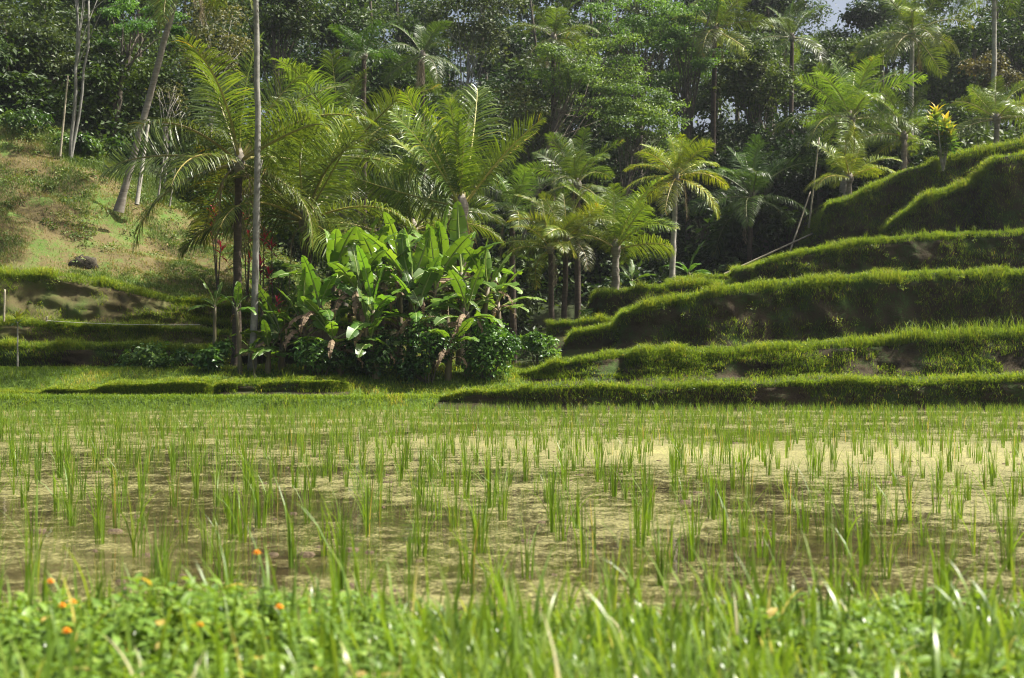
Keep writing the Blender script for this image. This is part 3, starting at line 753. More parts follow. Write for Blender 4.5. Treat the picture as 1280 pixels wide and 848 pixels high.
def palm(label, px, py, Y, Lpx, n, base, trunk_r=.14, bark='palmbark', tint=(1, 1, 1), lo=-25, hi=86, dead=1, seed=0, stiff=False, sway=0.0, group=None, az_bias=None, crownshaft=False, coconuts=0):
    gg = np.random.default_rng(seed + 500)
    top = at(px, py, Y); L = Lpx / FPX * Y
    if len(base) == 2: bx = at(base[0], 0, Y)[0]; by = Y + base[1]; bz = float(ground_z(bx, by)) - .15
    else: bx, by, bz = at(base[0], base[1], base[2]); bz -= .1
    b = np.array([bx, by, bz])
    root = tag(link('coconut_palm' if not crownshaft else 'areca_palm', None, loc=b), label, 'palm tree', group)
    mb = MB(); k = 14; f = np.linspace(0, 1, k)[:, None]; v = top - b
    P = v * f + np.array([1, .3, 0]) * sway * np.sin(f * PI)
    P += gg.normal(0, .012, (k, 3)) * [1, 1, 0]
    rad = trunk_r * (1.12 - .35 * f[:, 0]); rad[0] *= 1.5
    tube(mb, P, rad, 10)
    link('trunk', mb.mesh('trunk', M[bark], True), root)
    mb = MB()                                                     # fibrous crown base
    tube(mb, v + np.array([[0, 0, -.35], [0, 0, -.1], [0, 0, .15], [0, 0, .45]]) * (L / 4), np.array([.9, 1.5, 1.5, .6]) * trunk_r * .85, 9, .6)
    link('crown_base', mb.mesh('crown_base', M['palmbark' if not crownshaft else 'stem'], True), root)
    for i in range(n):
        f_ = (i + .5) / n
        pt = hi + (lo - hi) * f_ ** 1.15 + gg.normal(0, 5)
        pk = min(PITCH, key=lambda a: abs(a - pt))
        o = link('frond', frond(pk, int(gg.integers(0, 3)), False, stiff), root, v + np.array([0, 0, .12]) * L * .2 * (1 - f_))
        az = i * 2.39996 + gg.normal(0, .25) + seed
        if az_bias: az = az_bias[i % len(az_bias)] + gg.normal(0, .15)
        s = L * (.82 + .3 * gg.random()) * (.8 if pt > 70 else 1)
        o.rotation_euler = (gg.normal(0, .38), gg.normal(0, .08), az); o.scale = (s, s, s)
        j = .95 + .22 * gg.normal(); y = gg.random()
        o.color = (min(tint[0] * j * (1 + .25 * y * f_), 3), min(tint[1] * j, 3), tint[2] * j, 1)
    for i in range(dead):
        o = link('frond', frond(-30, i % 2, True), root, v + np.array([0, 0, -.05])); s = L * (.5 + .25 * gg.random())
        o.rotation_euler = (0, 0, gg.random() * 6.28); o.scale = (s, s, s); o['label'] = 'withered brown frond hanging down'
    for i in range(coconuts):
        a = i * 1.1; mb2 = MB(); c = v + np.array([math.cos(a) * .28, math.sin(a) * .28, -.25 - .12 * (i % 3)])
        tube(mb2, c + np.array([[0, 0, .15], [0, 0, .09], [0, 0, 0], [0, 0, -.09], [0, 0, -.14]]), [.03, .10, .13, .09, .02], 8)
        link('coconut', mb2.mesh('coconut', M['ochre'], True), root)
    return root


G1 = 'coconut palms around the banana clump'; G2 = 'coconut palms along the wooded hillside'
palm('large coconut palm with dark trunk beside the tall slender pale trunk', 299, 205, 46.5, 180, 17, (297, -.3), .155, 'darkbark', dead=3, seed=1, group=G1, coconuts=4)
palm('broad coconut palm with arching fronds right behind the large dark-trunked palm', 382, 278, 49, 170, 18, (384, .3), .2, 'darkbark', (1.05, 1.05, .9), lo=-5, dead=1, seed=2, group=G1)
palm('coconut palm rising at the back, above the broad arching palm', 428, 200, 54, 150, 18, (430, 0), .17, 'palmbark', (.95, 1, 1), lo=0, dead=1, seed=5, group=G1)
palm('young coconut palm with stiff upright fronds behind the banana leaves', 577, 262, 50, 170, 14, (577, 0), .2, 'darkbark', (1.2, 1.25, .9), lo=56, hi=89, dead=2, seed=3, stiff=True, group=G1)
palm('low coconut palm with drooping fronds between banana clump and upright palm', 516, 290, 52.5, 140, 14, (516, 0), .16, 'darkbark', (.9, 1, 1), lo=-10, dead=1, seed=11, group=G1)
palm('short coconut palm with long fronds on the end of the terrace bank', 770, 312, 55.5, 112, 15, (769, 365, 55.5), .16, 'palmbark', (1.15, 1.2, 1), lo=8, dead=0, seed=4, group=G1)
palm('yellow fronded coconut palm on a slim pale trunk before dark woods', 845, 222, 59, 76, 16, (840, 350, 59), .12, 'palebark', (1.85, 1.65, .8), lo=-30, dead=1, seed=6, group=G1)
palm('small palm with yellowing fronds, the left of a short pair above the bush', 688, 312, 54, 70, 12, (691, .3), .12, 'darkbark', (1.25, 1.15, .9), lo=-15, dead=1, seed=7, group=G1)
palm('small palm with yellowing fronds, the right of a short pair above the bush', 708, 300, 54.5, 84, 13, (703, .2), .12, 'darkbark', (1.35, 1.2, .85), lo=-10, dead=0, seed=8, group=G1)
palm('green coconut palm behind the short yellowing pair', 722, 232, 62, 82, 15, (722, 0), .15, 'darkbark', (.9, 1, 1), lo=-15, dead=1, seed=9, group=G1)
palm('dark shaded coconut palm low between two leafy palms at mid slope', 640, 268, 60, 82, 12, (642, 0), .15, 'darkbark', (.7, .85, 1), lo=-15, dead=1, seed=10, group=G1)  # shade is put into the frond colour by this darker tint
palm('large hazy coconut palm with drooping crown behind the highest terrace', 1064, 150, 67.5, 98, 20, (1050, 0), .17, 'palmbark', (1.2, 1.35, 1.2), lo=-30, dead=1, seed=12, group=G2)  # lighter tint paints strong sunlight into the crown colour
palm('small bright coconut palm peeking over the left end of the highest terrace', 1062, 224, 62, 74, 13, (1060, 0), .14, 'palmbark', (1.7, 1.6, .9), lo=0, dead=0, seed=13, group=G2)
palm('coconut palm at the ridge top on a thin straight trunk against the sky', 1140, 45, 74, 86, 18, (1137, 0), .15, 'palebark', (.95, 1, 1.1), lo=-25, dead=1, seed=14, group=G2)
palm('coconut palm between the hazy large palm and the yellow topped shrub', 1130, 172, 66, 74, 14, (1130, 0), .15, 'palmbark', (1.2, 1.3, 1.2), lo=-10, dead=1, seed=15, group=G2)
palm('coconut palm over the right end of the highest terrace edge', 1246, 150, 65, 80, 15, (1248, 0), .15, 'palmbark', (1.3, 1.35, 1.2), lo=-5, dead=1, seed=16, group=G2)
palm('dark blue green palm in deep shade left of the highest terrace', 940, 248, 66, 96, 15, (932, 0), .13, 'darkbark', (.55, .75, .95), lo=-25, dead=1, seed=17, group=G2)  # dark bluish tint paints the deep shade into the fronds
palm('palm with lit frond and withered skirt above the shaded dark woods', 893, 38, 76, 72, 14, (890, 0), .16, 'darkbark', (1.1, 1.1, .9), lo=-30, dead=3, seed=18, group=G2)
palm('grey palm near the top right of the pale feathery trees', 990, 48, 78, 62, 13, (988, 0), .14, 'darkbark', (.8, .95, 1.1), lo=-30, dead=1, seed=19, group=G2)
palm('grey drooping palm among twiggy trees above the upright young palm', 692, 48, 72, 66, 13, (690, 0), .14, 'darkbark', (.75, .8, .9), lo=-45, dead=3, seed=20, group=G2)
palm('dark hanging palm high above the banana clump in shadow', 528, 70, 70, 62, 12, (530, 0), .14, 'darkbark', (.6, .75, .95), lo=-50, dead=3, seed=21, group=G2)  # shadow painted in through the dark frond tint
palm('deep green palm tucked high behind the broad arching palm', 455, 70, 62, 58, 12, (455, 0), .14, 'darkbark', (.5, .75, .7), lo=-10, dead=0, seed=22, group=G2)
palm('palm in the top right corner on a tall bare straight trunk', 1243, -28, 72, 76, 14, (1241, 0), .14, 'palebark', (.75, .9, 1.1), lo=-50, dead=1, seed=23, group=G2)
palm('leaning coconut palm on the hillside, trunk slanting out of the picture', 232, -48, 56.5, 120, 14, (148, 262, 56.5), .14, 'palmbark', lo=-50, dead=3, seed=24, group=G2)
palm('slender areca palm with very tall pale spotted trunk beside the large palm', 319, -62, 44.2, 96, 10, (315, .1), .11, 'spotbark', lo=-35, dead=3, seed=25, sway=.10, crownshaft=True)

# ------------------------------------------------------------------ bananas
BL = {}


def banana_leaf(pitch, seed, dead=False):
    k = (pitch, seed, dead)
    if k in BL: return BL[k]
    gg = np.random.default_rng(900 + seed * 31 + int(pitch)); mb = MB(); K = 26
    s = np.linspace(0, 1, K + 1); D = (.3 + 1.0 * math.cos(R(pitch))) * (.8 + .5 * gg.random())
    if dead: D = 2.2
    th = R(pitch) - D * s ** 1.5
    if dead: th = np.maximum(th, R(-88))
    x = np.concatenate([[0], np.cumsum(np.cos(th[:-1]) / K)]); z = np.concatenate([[0], np.cumsum(np.sin(th[:-1]) / K)])
    C = np.stack([x, .03 * gg.normal() * s ** 2, z], 1); t = unit(np.gradient(C, axis=0)); yv = np.array([0, 1.0, 0])
    nrm = np.cross(t, yv); nrm = np.where((nrm @ np.array([-math.sin(R(pitch)), 0, math.cos(R(pitch))]))[:, None] < 0, -nrm, nrm)
    tube(mb, C, .017 * (1 - s) ** .7 + .002, 6, .5, 1, cap=False)
    u = np.clip((s - .17) / .83, 0, 1); W = .135 * np.sin(PI * np.clip(u, 0, 1) ** .75) ** .55 * (s > .17); W[-1] = .004
    if dead: W *= .55
    for side in (-1, 1):
        i = 4
        while i < K:
            j = min(K, i + int(gg.integers(2, 7) if not dead else gg.integers(2, 4)))
            fold = .28 + gg.normal(0, .12) - (.5 if dead else 0); edge = -.3 + gg.normal(0, .36) - (.6 if dead else 0)
            rows = []
            for kk in range(i, j + 1):
                sh = (0 if kk not in (i, j) else (.006 if kk == i else -.006))
                c = C[kk] + t[kk] * sh; w = W[kk]; wob = .06 * gg.normal()
                rows += [C[kk], c + side * yv * w * .5 + nrm[kk] * w * fold * .5 + t[kk] * w * .12, c + side * yv * w * .95 + nrm[kk] * w * (fold * .5 + edge * .5 + wob) + t[kk] * w * .25]
            m_ = j - i + 1; q = []
            for kk in range(m_ - 1): q += [[kk * 3 + a, kk * 3 + a + 1, kk * 3 + 4 + a, kk * 3 + 3 + a] for a in (0, 1)]
            mb.add(rows, q, None, np.clip(.45 + gg.normal(0, .14), 0, 1), 0); i = j
    BL[k] = mb.mesh('leaf', [M['bananadead'] if dead else M['banana'], M['bananarib'] if not dead else M['bananadead']], True)
    return BL[k]


BP = (86, 74, 60, 42, 22)


def banana(label, px, pytop, Y, n, Lpx, basepy=None, seed=0, lo=15, dead=3, group='banana plants in the big clump', stems=1, tint=(1, 1, 1)):
    gg = np.random.default_rng(seed + 70)
    x = at(px, 0, Y)[0]; z0 = float(ground_z(x, Y)) - .05 if basepy is None else at(px, basepy, Y)[2]
    ztop = at(px, pytop, Y)[2]; L = Lpx / FPX * Y
    L *= 1.0; hs = max(.4, ztop - z0 - L * .82)
    root = tag(link('banana_plant', None, loc=(x, Y, z0)), label, 'banana plant', group)
    mb = MB(); ln = gg.normal(0, .12, 2); k = np.linspace(0, 1, 7)
    P = np.stack([ln[0] * k ** 2, ln[1] * k ** 2, hs * k], 1); tube(mb, P, .12 * (1.1 - .5 * k) * min(1, L / 1.6), 9, np.repeat(.3 + .5 * gg.random(7), 9).tolist() + [.3])
    link('pseudostem', mb.mesh('pseudostem', M['stem'], True), root)
    top = P[-1]
    for i in range(n):
        pt = 88 + (lo - 8 - 88) * ((i + .3) / n) ** .85 + gg.normal(0, 13); pk = min(BP, key=lambda a: abs(a - pt))
        o = link('leaf', banana_leaf(pk, int(gg.integers(0, 3))), root, top - np.array([0, 0, .06 * i * L / 2]))
        s = L * (.8 + .35 * gg.random()); o.scale = (s, s, s)
        o.rotation_euler = (gg.normal(0, .2), gg.normal(0, .1), i * 2.4 + seed + gg.normal(0, .3)); j = .62 + .6 * gg.random()
        o.color = (tint[0] * j, tint[1] * j, tint[2] * j, 1)
    for i in range(dead):
        o = link('leaf', banana_leaf(22, i % 2, True), root, top - np.array([0, 0, .25 + .1 * i])); s = L * (.6 + .35 * gg.random()); o.scale = (s, s, s)
        o.rotation_euler = (0, 0, gg.random() * 6.28); o['label'] = 'dried brown leaf hanging along the stem'
    return root


banana('leftmost small banana plant standing free of the clump, left of the pale trunk', 268, 350, 44.4, 5, 38, None, 1, 20, 0, 'small banana plants by the slender trunk', tint=(1.15, 1.15, 1))
banana('small banana plant directly in front of the pale slender trunk', 300, 352, 43.8, 6, 40, None, 2, 15, 1, 'small banana plants by the slender trunk', tint=(1, 1.1, 1))
banana('knee high banana sprout beside the pale trunk foot', 318, 420, 43.4, 4, 24, None, 3, 20, 0, 'small banana plants by the slender trunk')
banana('low spreading banana plant at the left end of the clump', 352, 360, 44.3, 9, 76, None, 4, 5, 1)
banana('short banana plant with yellow green leaf near the left end of the clump', 385, 350, 43.9, 8, 72, None, 5, 10, 1)
banana('banana plant with pale upright leaf, tallest on the clump left side', 418, 274, 45.2, 9, 88, None, 6, 10, 3)
banana('banana plant left of centre in the clump with broad dark leaves', 448, 290, 44.6, 9, 88, None, 7, 0, 4)
banana('banana plant in the clump centre with crossing upright leaves', 478, 276, 45.4, 9, 90, None, 8, 10, 4)
banana('banana plant with long lit leaf slanting left above the clump centre', 512, 282, 45, 9, 88, None, 9, 10, 4)
banana('banana plant right of centre in the clump with ragged brown skirt', 540, 286, 44.7, 9, 84, None, 10, 5, 5)
banana('banana plant with backlit leaf reaching highest on the clump right side', 574, 270, 45.6, 9, 86, None, 11, 12, 4)
banana('banana plant with bronze underside leaf at the right end of the clump', 602, 300, 45.2, 8, 72, None, 12, 10, 3, tint=(1.1, 1.05, 1))
banana('short young banana plant at the front foot of the clump', 470, 372, 43.3, 8, 62, None, 13, 0, 5)
banana('low front banana plant with big dark leaves left of centre', 425, 365, 43.4, 8, 68, None, 14, 0, 5)
banana('short banana plant in front of the ragged brown stems at right', 560, 378, 43.6, 8, 60, None, 15, 5, 5)
banana('banana plant behind the clump right side, mostly hidden', 560, 268, 47.5, 8, 80, None, 16, 20, 2)
banana('banana plant behind the clump left side, mostly hidden', 455, 272, 47.5, 9, 84, None, 17, 20, 2)
banana('small banana plant at the far left foot of the clump, under the short one', 335, 392, 43.8, 7, 56, None, 21, 0, 1)
banana('half grown banana plant in the clump, left of its middle, facing the rice', 412, 322, 44, 9, 74, None, 22, 0, 4, tint=(.85, .95, .9))
banana('half grown banana plant in the middle of the clump face', 462, 328, 43.8, 9, 74, None, 23, 0, 5, tint=(.8, .95, .9))
banana('half grown banana plant right of the middle of the clump face', 515, 330, 43.9, 9, 72, None, 24, 0, 5, tint=(.85, .95, .9))
banana('half grown banana plant near the right end of the clump face', 585, 335, 44, 8, 66, None, 25, 0, 5)
banana('outermost right banana plant of the clump beside the vine covered bush', 626, 322, 45.5, 8, 66, None, 26, 12, 3, tint=(1.2, 1.1, 1))
banana('tall banana plant peeking over the top of the clump middle', 500, 262, 46.8, 7, 80, None, 27, 25, 2, tint=(1.1, 1.05, 1))
banana('lone banana plant on the upper terrace left of the slim pale trunk', 792, 322, 57.5, 6, 34, 362, 18, 15, 0, 'banana plants on the terrace under dark woods')
banana('banana plant on the upper terrace right of the slim pale trunk', 862, 318, 60, 7, 40, 352, 19, 5, 0, 'banana plants on the terrace under dark woods', tint=(.7, .85, 1))

# ------------------------------------------------------------------ shrubs


def shrub(label, px, pytop, pybase, wpx, Y, nleaf, size, mat='shrub', seed=0, name='shrub', cat='shrub', tint=(1, 1, 1), onground=True, fl=leaf_broad, group=None):
    gg = np.random.default_rng(seed + 1300); x = at(px, 0, Y)[0]
    z0 = (float(ground_z(x, Y)) if onground else at(px, pybase, Y)[2]) - .05
    H = max(.3, at(px, pytop, Y)[2] - z0); Wd = wpx / FPX * Y / 2
    root = tag(link(name, None, loc=(x, Y, z0)), label, cat, group)
    mb, ms = MB(), MB(); k = max(5, int(nleaf / 160))
    for i in range(k):
        a = gg.random() * 6.28; rr = np.sqrt(gg.random()) * .75; hz = H * (.18 + .68 * gg.random() * (1 - .35 * rr))
        c = np.array([math.cos(a) * rr * Wd, math.sin(a) * rr * Wd * .8, hz])
        sc = Wd * (.28 + .22 * gg.random())
        cloud(mb, c, (sc, sc, sc * .85), int(nleaf / k), size, gg, leaf=fl)
        tube(ms, np.stack([[c[0] * .25, c[1] * .25, 0], c * [.6, .6, .55], c]), [.025, .018, .008], 5, .3)
    link('stems', ms.mesh('stems', M['bark']), root)
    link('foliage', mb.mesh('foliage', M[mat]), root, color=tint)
    return root


shrub('leafy green shrub spreading before the dark lower terrace', 170, 430, 470, 70, 44.6, 900, .16, seed=1)
shrub('second low green shrub beside the dark lower terrace, nearer the palms', 208, 436, 470, 55, 44.4, 700, .15, seed=2)
shrub('drooping leafy bush left of the pale slender trunk', 271, 410, 462, 52, 43.9, 800, .19, seed=3, tint=(.75, .9, .9))
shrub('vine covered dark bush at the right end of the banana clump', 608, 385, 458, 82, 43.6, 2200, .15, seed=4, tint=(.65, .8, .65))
shrub('rounded vine topped bush standing between clump and terraces', 675, 388, 440, 46, 45.5, 1300, .14, seed=5, tint=(1.1, 1.1, 1))
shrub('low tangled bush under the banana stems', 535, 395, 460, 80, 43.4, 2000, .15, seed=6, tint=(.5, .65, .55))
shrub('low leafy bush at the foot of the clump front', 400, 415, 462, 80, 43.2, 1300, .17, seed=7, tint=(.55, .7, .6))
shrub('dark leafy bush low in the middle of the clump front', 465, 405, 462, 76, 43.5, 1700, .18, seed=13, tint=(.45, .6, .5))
shrub('grassy bush on the step behind the large palm trunk', 345, 315, 372, 52, 52.5, 1500, .15, 'shrub', seed=8, tint=(1, 1, .8))
shrub('low weeds bush at the corner of the rounded terrace', 738, 385, 402, 40, 55, 500, .13, seed=9, onground=False)
shrub('dark undergrowth bush beneath the shaded palm', 925, 305, 350, 90, 66, 1400, .22, 'leaf', seed=10, tint=(.7, .85, .9))
shrub('dark hanging undergrowth beside the slim pale trunk', 818, 300, 350, 70, 66, 1200, .22, 'leaf', seed=12, tint=(.8, .9, .8))
shrub('leaf draped bank of vines behind the small yellowing palms', 760, 335, 395, 90, 60, 1700, .15, 'leafbrown', seed=11, tint=(.9, .95, .6))
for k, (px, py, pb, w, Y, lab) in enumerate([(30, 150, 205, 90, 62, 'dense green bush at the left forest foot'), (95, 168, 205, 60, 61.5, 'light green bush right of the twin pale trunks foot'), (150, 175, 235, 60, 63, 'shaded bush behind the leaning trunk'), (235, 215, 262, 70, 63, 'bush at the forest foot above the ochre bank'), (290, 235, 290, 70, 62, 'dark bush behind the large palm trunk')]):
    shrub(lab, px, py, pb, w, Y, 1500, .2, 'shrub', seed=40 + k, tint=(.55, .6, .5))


def straps(label, name, cat, px, pytop, Y, Lpx, n, mat, stem_h=None, seed=0, z0=None, group=None, up=.9):
    gg = np.random.default_rng(seed + 2200); x = at(px, 0, Y)[0]; L = Lpx / FPX * Y
    z0 = float(ground_z(x, Y)) - .05 if z0 is None else z0; H = max(.2, at(px, pytop, Y)[2] - z0 - L * .7)
    root = tag(link(name, None, loc=(x, Y, z0)), label, cat, group); mb = MB()
    hs = []
    for s in range(7 if mat == 'croton' and n > 20 else 3 if n > 20 else 1):
        ax = gg.normal(0, .12 if mat != 'croton' else .36, 2) * (n > 20); hh = H * (1 - (.22 if mat != 'croton' else .07) * s); k = np.linspace(0, 1, 5)
        tube(mb, np.stack([ax[0] * k, ax[1] * k, hh * k], 1), [.035, .03, .026, .024, .022], 6); hs.append((ax, hh))
    link('stem', mb.mesh('stem', M['palebark'] if mat == 'croton' else M['bark'], True), root)
    mb = MB()
    for ax, hh in hs:
        m_ = n // len(hs); f = np.arange(m_) / m_; az = f * m_ * 2.4; el = np.clip(1.35 - 1.5 * f + gg.normal(0, .12, m_), -.6, 1.5)
        p = np.stack([np.full(m_, ax[0]), np.full(m_, ax[1]), hh - f * L * up], 1)
        d = np.stack([np.cos(az) * np.cos(el), np.sin(az) * np.cos(el), np.sin(el)], 1); nn = np.stack([-np.cos(az) * np.sin(el), -np.sin(az) * np.sin(el), np.cos(el)], 1)
        LL = L * (.75 + .4 * gg.random(m_)); leaf_broad(mb, p, d, nn, LL, LL * (.2 if mat != 'croton' else .3), np.clip(1 - f * 1.1 + gg.normal(0, .15, m_), 0, 1), droop=.25)
    link('leaves', mb.mesh('leaves', M[mat], True), root)
    return root


straps('crimson leaved plant left of the dark palm trunk', 'red_ti_plant', 'ti plant', 272, 254, 53, 17, 40, 'red', seed=1, group='crimson ti plants')
straps('crimson leaved plant between the two palm trunks', 'red_ti_plant', 'ti plant', 309, 262, 52.5, 14, 30, 'red', seed=2, group='crimson ti plants')
straps('tall crimson leaved plant right of the pale slender trunk', 'red_ti_plant', 'ti plant', 327, 282, 50.5, 18, 44, 'red', seed=3, group='crimson ti plants')
straps('crimson leaved plant furthest right, under the broad arching palm', 'red_ti_plant', 'ti plant', 342, 296, 51, 15, 36, 'red', seed=4, group='crimson ti plants')
straps('yellow topped croton shrub on pale stems at the highest terrace edge', 'croton_shrub', 'shrub', 1179, 134, 57.5, 16, 280, 'croton', seed=5, z0=at(1182, 214, 57.5)[2], up=1.3)
straps('thin sapling with yellow green leaf tuft before the lower left terrace', 'sapling', 'sapling', 22, 387, 44.3, 17, 19, 'croton', seed=6, up=.5)

# ------------------------------------------------------------------ broadleaf trees
G3 = 'trees on the wooded slope'


def tree(label, px, py, Y, rx, ry, nleaf=5000, size=.24, mat='leaf', seed=0, tint=(1, 1, 1), base=None, tr=.16, bark='bark', tiers=False, clumps=None, name='broadleaf_tree', twin=0.0, fine=False, limbs_out=1.0):
    gg = np.random.default_rng(seed + 3100); c = at(px, py, Y); k_ = Y / FPX
    bx = at(base[0] if base else px, 0, Y)[0]
    bz = float(ground_z(bx, Y)) - .2
    b = np.array([bx, Y, bz]); root = tag(link(name, None, loc=b), label, 'tree', G3)
    c = c - b; rx, ry = rx * k_, ry * k_
    mb, mt = MB(), MB(); k = clumps or max(9, int(rx * ry * 3.2)); k = min(k, 46)
    fork = np.array([c[0] * .7, 0, max(.5, c[2] - ry * .75)])
    f = np.linspace(0, 1, 8)[:, None]; wig = gg.normal(0, .12, (8, 3)) * [1, 1, 0] * f
    trunk = fork * f + wig
    tube(mt, trunk, tr * (1.15 - .5 * f[:, 0]), 8, .5)
    if twin: tube(mt, trunk + np.array([twin, .1, 0]) * f ** .7, tr * .8 * (1.1 - .5 * f[:, 0]), 8, .5)
    fork = trunk[-1]
    for i in range(k):
        if tiers:
            a = gg.random() * 6.28; rr = np.sqrt(gg.random()); hz = gg.random()
            cc = c + np.array([math.cos(a) * rx * rr, math.sin(a) * rx * .8 * rr, ry * (1.0 - 1.9 * hz * (.35 + .65 * rr))])
            rad = np.array([.36, .36, .085]) * (rx + ry) * .5 * (.6 + .6 * gg.random()); rad[2] = max(rad[2], .22)
        else:
            u = unit(gg.normal(size=3)); rr = .35 + .6 * gg.random()
            cc = c + u * rr * np.array([rx, rx * .85, ry]); q = min(rx, ry) * (.26 + .2 * gg.random()); rad = np.array([q * 1.15, q * 1.15, q * .72])
        cloud(mb, cc, rad, int(nleaf / k), size, gg, top=.6, shell=.35, rbase=np.clip(gg.normal(.5, .2), .1, .9))
        md = fork * .45 + cc * .55 - np.array([0, 0, .12 * np.linalg.norm(cc - fork)]) + gg.normal(0, .15, 3)
        tube(mt, np.stack([trunk[int(gg.integers(4, 8))], md, cc]), [tr * .34, tr * .18, .012], 5, .5)
    link('trunk', mt.mesh('trunk', M[bark], True), root)
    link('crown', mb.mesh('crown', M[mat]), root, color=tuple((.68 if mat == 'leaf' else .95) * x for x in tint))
    return root


tree('dark leafy tree filling the upper left corner of the wood', 30, 70, 69, 70, 75, 6500, .24, seed=1, base=(45, 0), tr=.28)
tree('slim pale twin trunked tree on the hillside left of the leaning palm', 104, -25, 60.5, 55, 34, 2600, .14, 'leafpale', 2, (.7, 1, .7), base=(88, 0), tr=.085, bark='spotbark', twin=.5, tiers=True)
tree('feathery light green tree behind the leaning palm trunk', 170, 30, 66, 62, 34, 5200, .13, 'leafpale', 3, (.75, 1.05, .8), tiers=True, base=(140, 0))
tree('glossy leaved tree between the twin trunks and the leaning palm', 122, 100, 67, 48, 52, 3600, .27, seed=4, tint=(1.05, 1, .9), base=(118, 0))
tree('sparse olive brown tree right of the leaning palm trunk', 268, 50, 68, 52, 58, 3200, .18, 'leafbrown', 5, base=(262, 0), bark='palebark', tr=.1)
tree('bare twiggy small tree on the slope beside the leaning palm', 212, 120, 62.5, 26, 46, 420, .12, 'leafbrown', 6, base=(205, 0), bark='palebark', tr=.06, clumps=14)
tree('shadowed tree at the left edge, low by the forest foot', 5, 150, 66, 44, 50, 3400, .25, seed=7, tint=(.9, .95, .9))
tree('dark tree trunked in shade behind the glossy leaved one', 68, 60, 74, 52, 70, 4500, .26, seed=8, tint=(.85, .95, .8), tr=.24, bark='bark')
tree('dark tree above the large palm crown', 345, 20, 75, 58, 60, 4200, .25, seed=9, tint=(.9, .95, .9))
tree('speckled dark tree behind the deep green tucked palm', 430, 35, 80, 58, 60, 4200, .27, seed=10, tint=(.85, 1, 1))
tree('shaded bluish tree left of the hanging palm', 492, 110, 74, 55, 60, 5000, .24, seed=11, tint=(.75, .95, 1))  # bluish tint carries the shade in the leaf colour
tree('tall thin trunked grey green tree above the upright young palm', 590, 20, 76, 62, 56, 4600, .22, 'leafbrown', 12, (.55, .75, .7), base=(572, 0), bark='spotbark', tr=.1)
tree('flat topped pale green tree in the centre of the wooded slope', 735, 105, 70, 76, 50, 10500, .15, 'leafpale', 13, (.95, 1, .9), base=(622, 0), tr=.09, bark='bark', tiers=True, clumps=40)
tree('lower flat topped tree leaning right under the central pale tree', 800, 160, 68, 62, 46, 9000, .15, 'leafpale', 14, (.95, 1, .85), base=(760, 0), tr=.08, bark='bark', tiers=True, clumps=34)
tree('upper feathery tree above the central pale tree', 800, 45, 78, 62, 48, 9000, .16, 'leafpale', 15, (.8, 1, .85), tiers=True, tr=.14, clumps=34)
tree('feathery light green tree left of the lit palm frond', 860, 62, 76, 44, 60, 7500, .16, 'leafpale', 16, (.85, 1.05, .85), tiers=True, tr=.14, clumps=30)
tree('twiggy brownish tree under the central pale tree', 668, 140, 72, 52, 62, 3800, .18, 'leafbrown', 17, (.7, .85, .7), base=(664, 0), bark='bark', tr=.09)
tree('rounded mid green tree right of the withered palm skirt', 948, 110, 74, 56, 48, 5600, .24, 'leaf', 18, (1.4, 1.35, 1.1), tr=.17)
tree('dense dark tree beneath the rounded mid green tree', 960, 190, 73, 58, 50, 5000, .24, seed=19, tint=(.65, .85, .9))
tree('deep shaded tree behind the yellow fronded palm', 880, 230, 74, 66, 60, 5600, .24, seed=20, tint=(.6, .8, .85))  # deep shade is painted into the leaf tint
tree('shaded tree low between dark palm and terrace end', 985, 265, 75, 50, 50, 4400, .25, seed=21, tint=(.55, .75, .8))  # dark leaf tint stands in for shade
tree('russet leaved tree near the tall bare trunk at right', 1232, 92, 78, 38, 46, 3600, .2, 'leafbrown', 22, (1.0, .85, .8), tr=.13)
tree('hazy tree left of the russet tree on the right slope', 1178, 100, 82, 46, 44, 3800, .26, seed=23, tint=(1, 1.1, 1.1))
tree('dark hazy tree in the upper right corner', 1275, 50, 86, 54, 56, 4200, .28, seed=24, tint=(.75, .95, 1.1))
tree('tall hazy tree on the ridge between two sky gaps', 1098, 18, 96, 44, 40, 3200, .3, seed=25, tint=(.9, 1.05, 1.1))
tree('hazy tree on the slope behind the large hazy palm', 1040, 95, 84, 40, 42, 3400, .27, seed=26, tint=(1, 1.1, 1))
tree('ridge tree at the upper right of the lit palm', 965, 5, 92, 50, 40, 3600, .28, seed=27, tint=(1, 1.05, 1))
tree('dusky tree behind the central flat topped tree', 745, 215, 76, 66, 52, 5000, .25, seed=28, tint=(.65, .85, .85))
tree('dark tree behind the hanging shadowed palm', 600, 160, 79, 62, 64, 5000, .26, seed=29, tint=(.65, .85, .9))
tree('mid slope tree at the right behind the ridge palm trunk', 1195, 165, 76, 52, 40, 3800, .25, seed=30, tint=(.8, 1, 1.05))
tree('ferny dark tree above the dark step behind the palms', 470, 190, 66, 60, 60, 4800, .23, seed=31, tint=(.8, .95, .9))

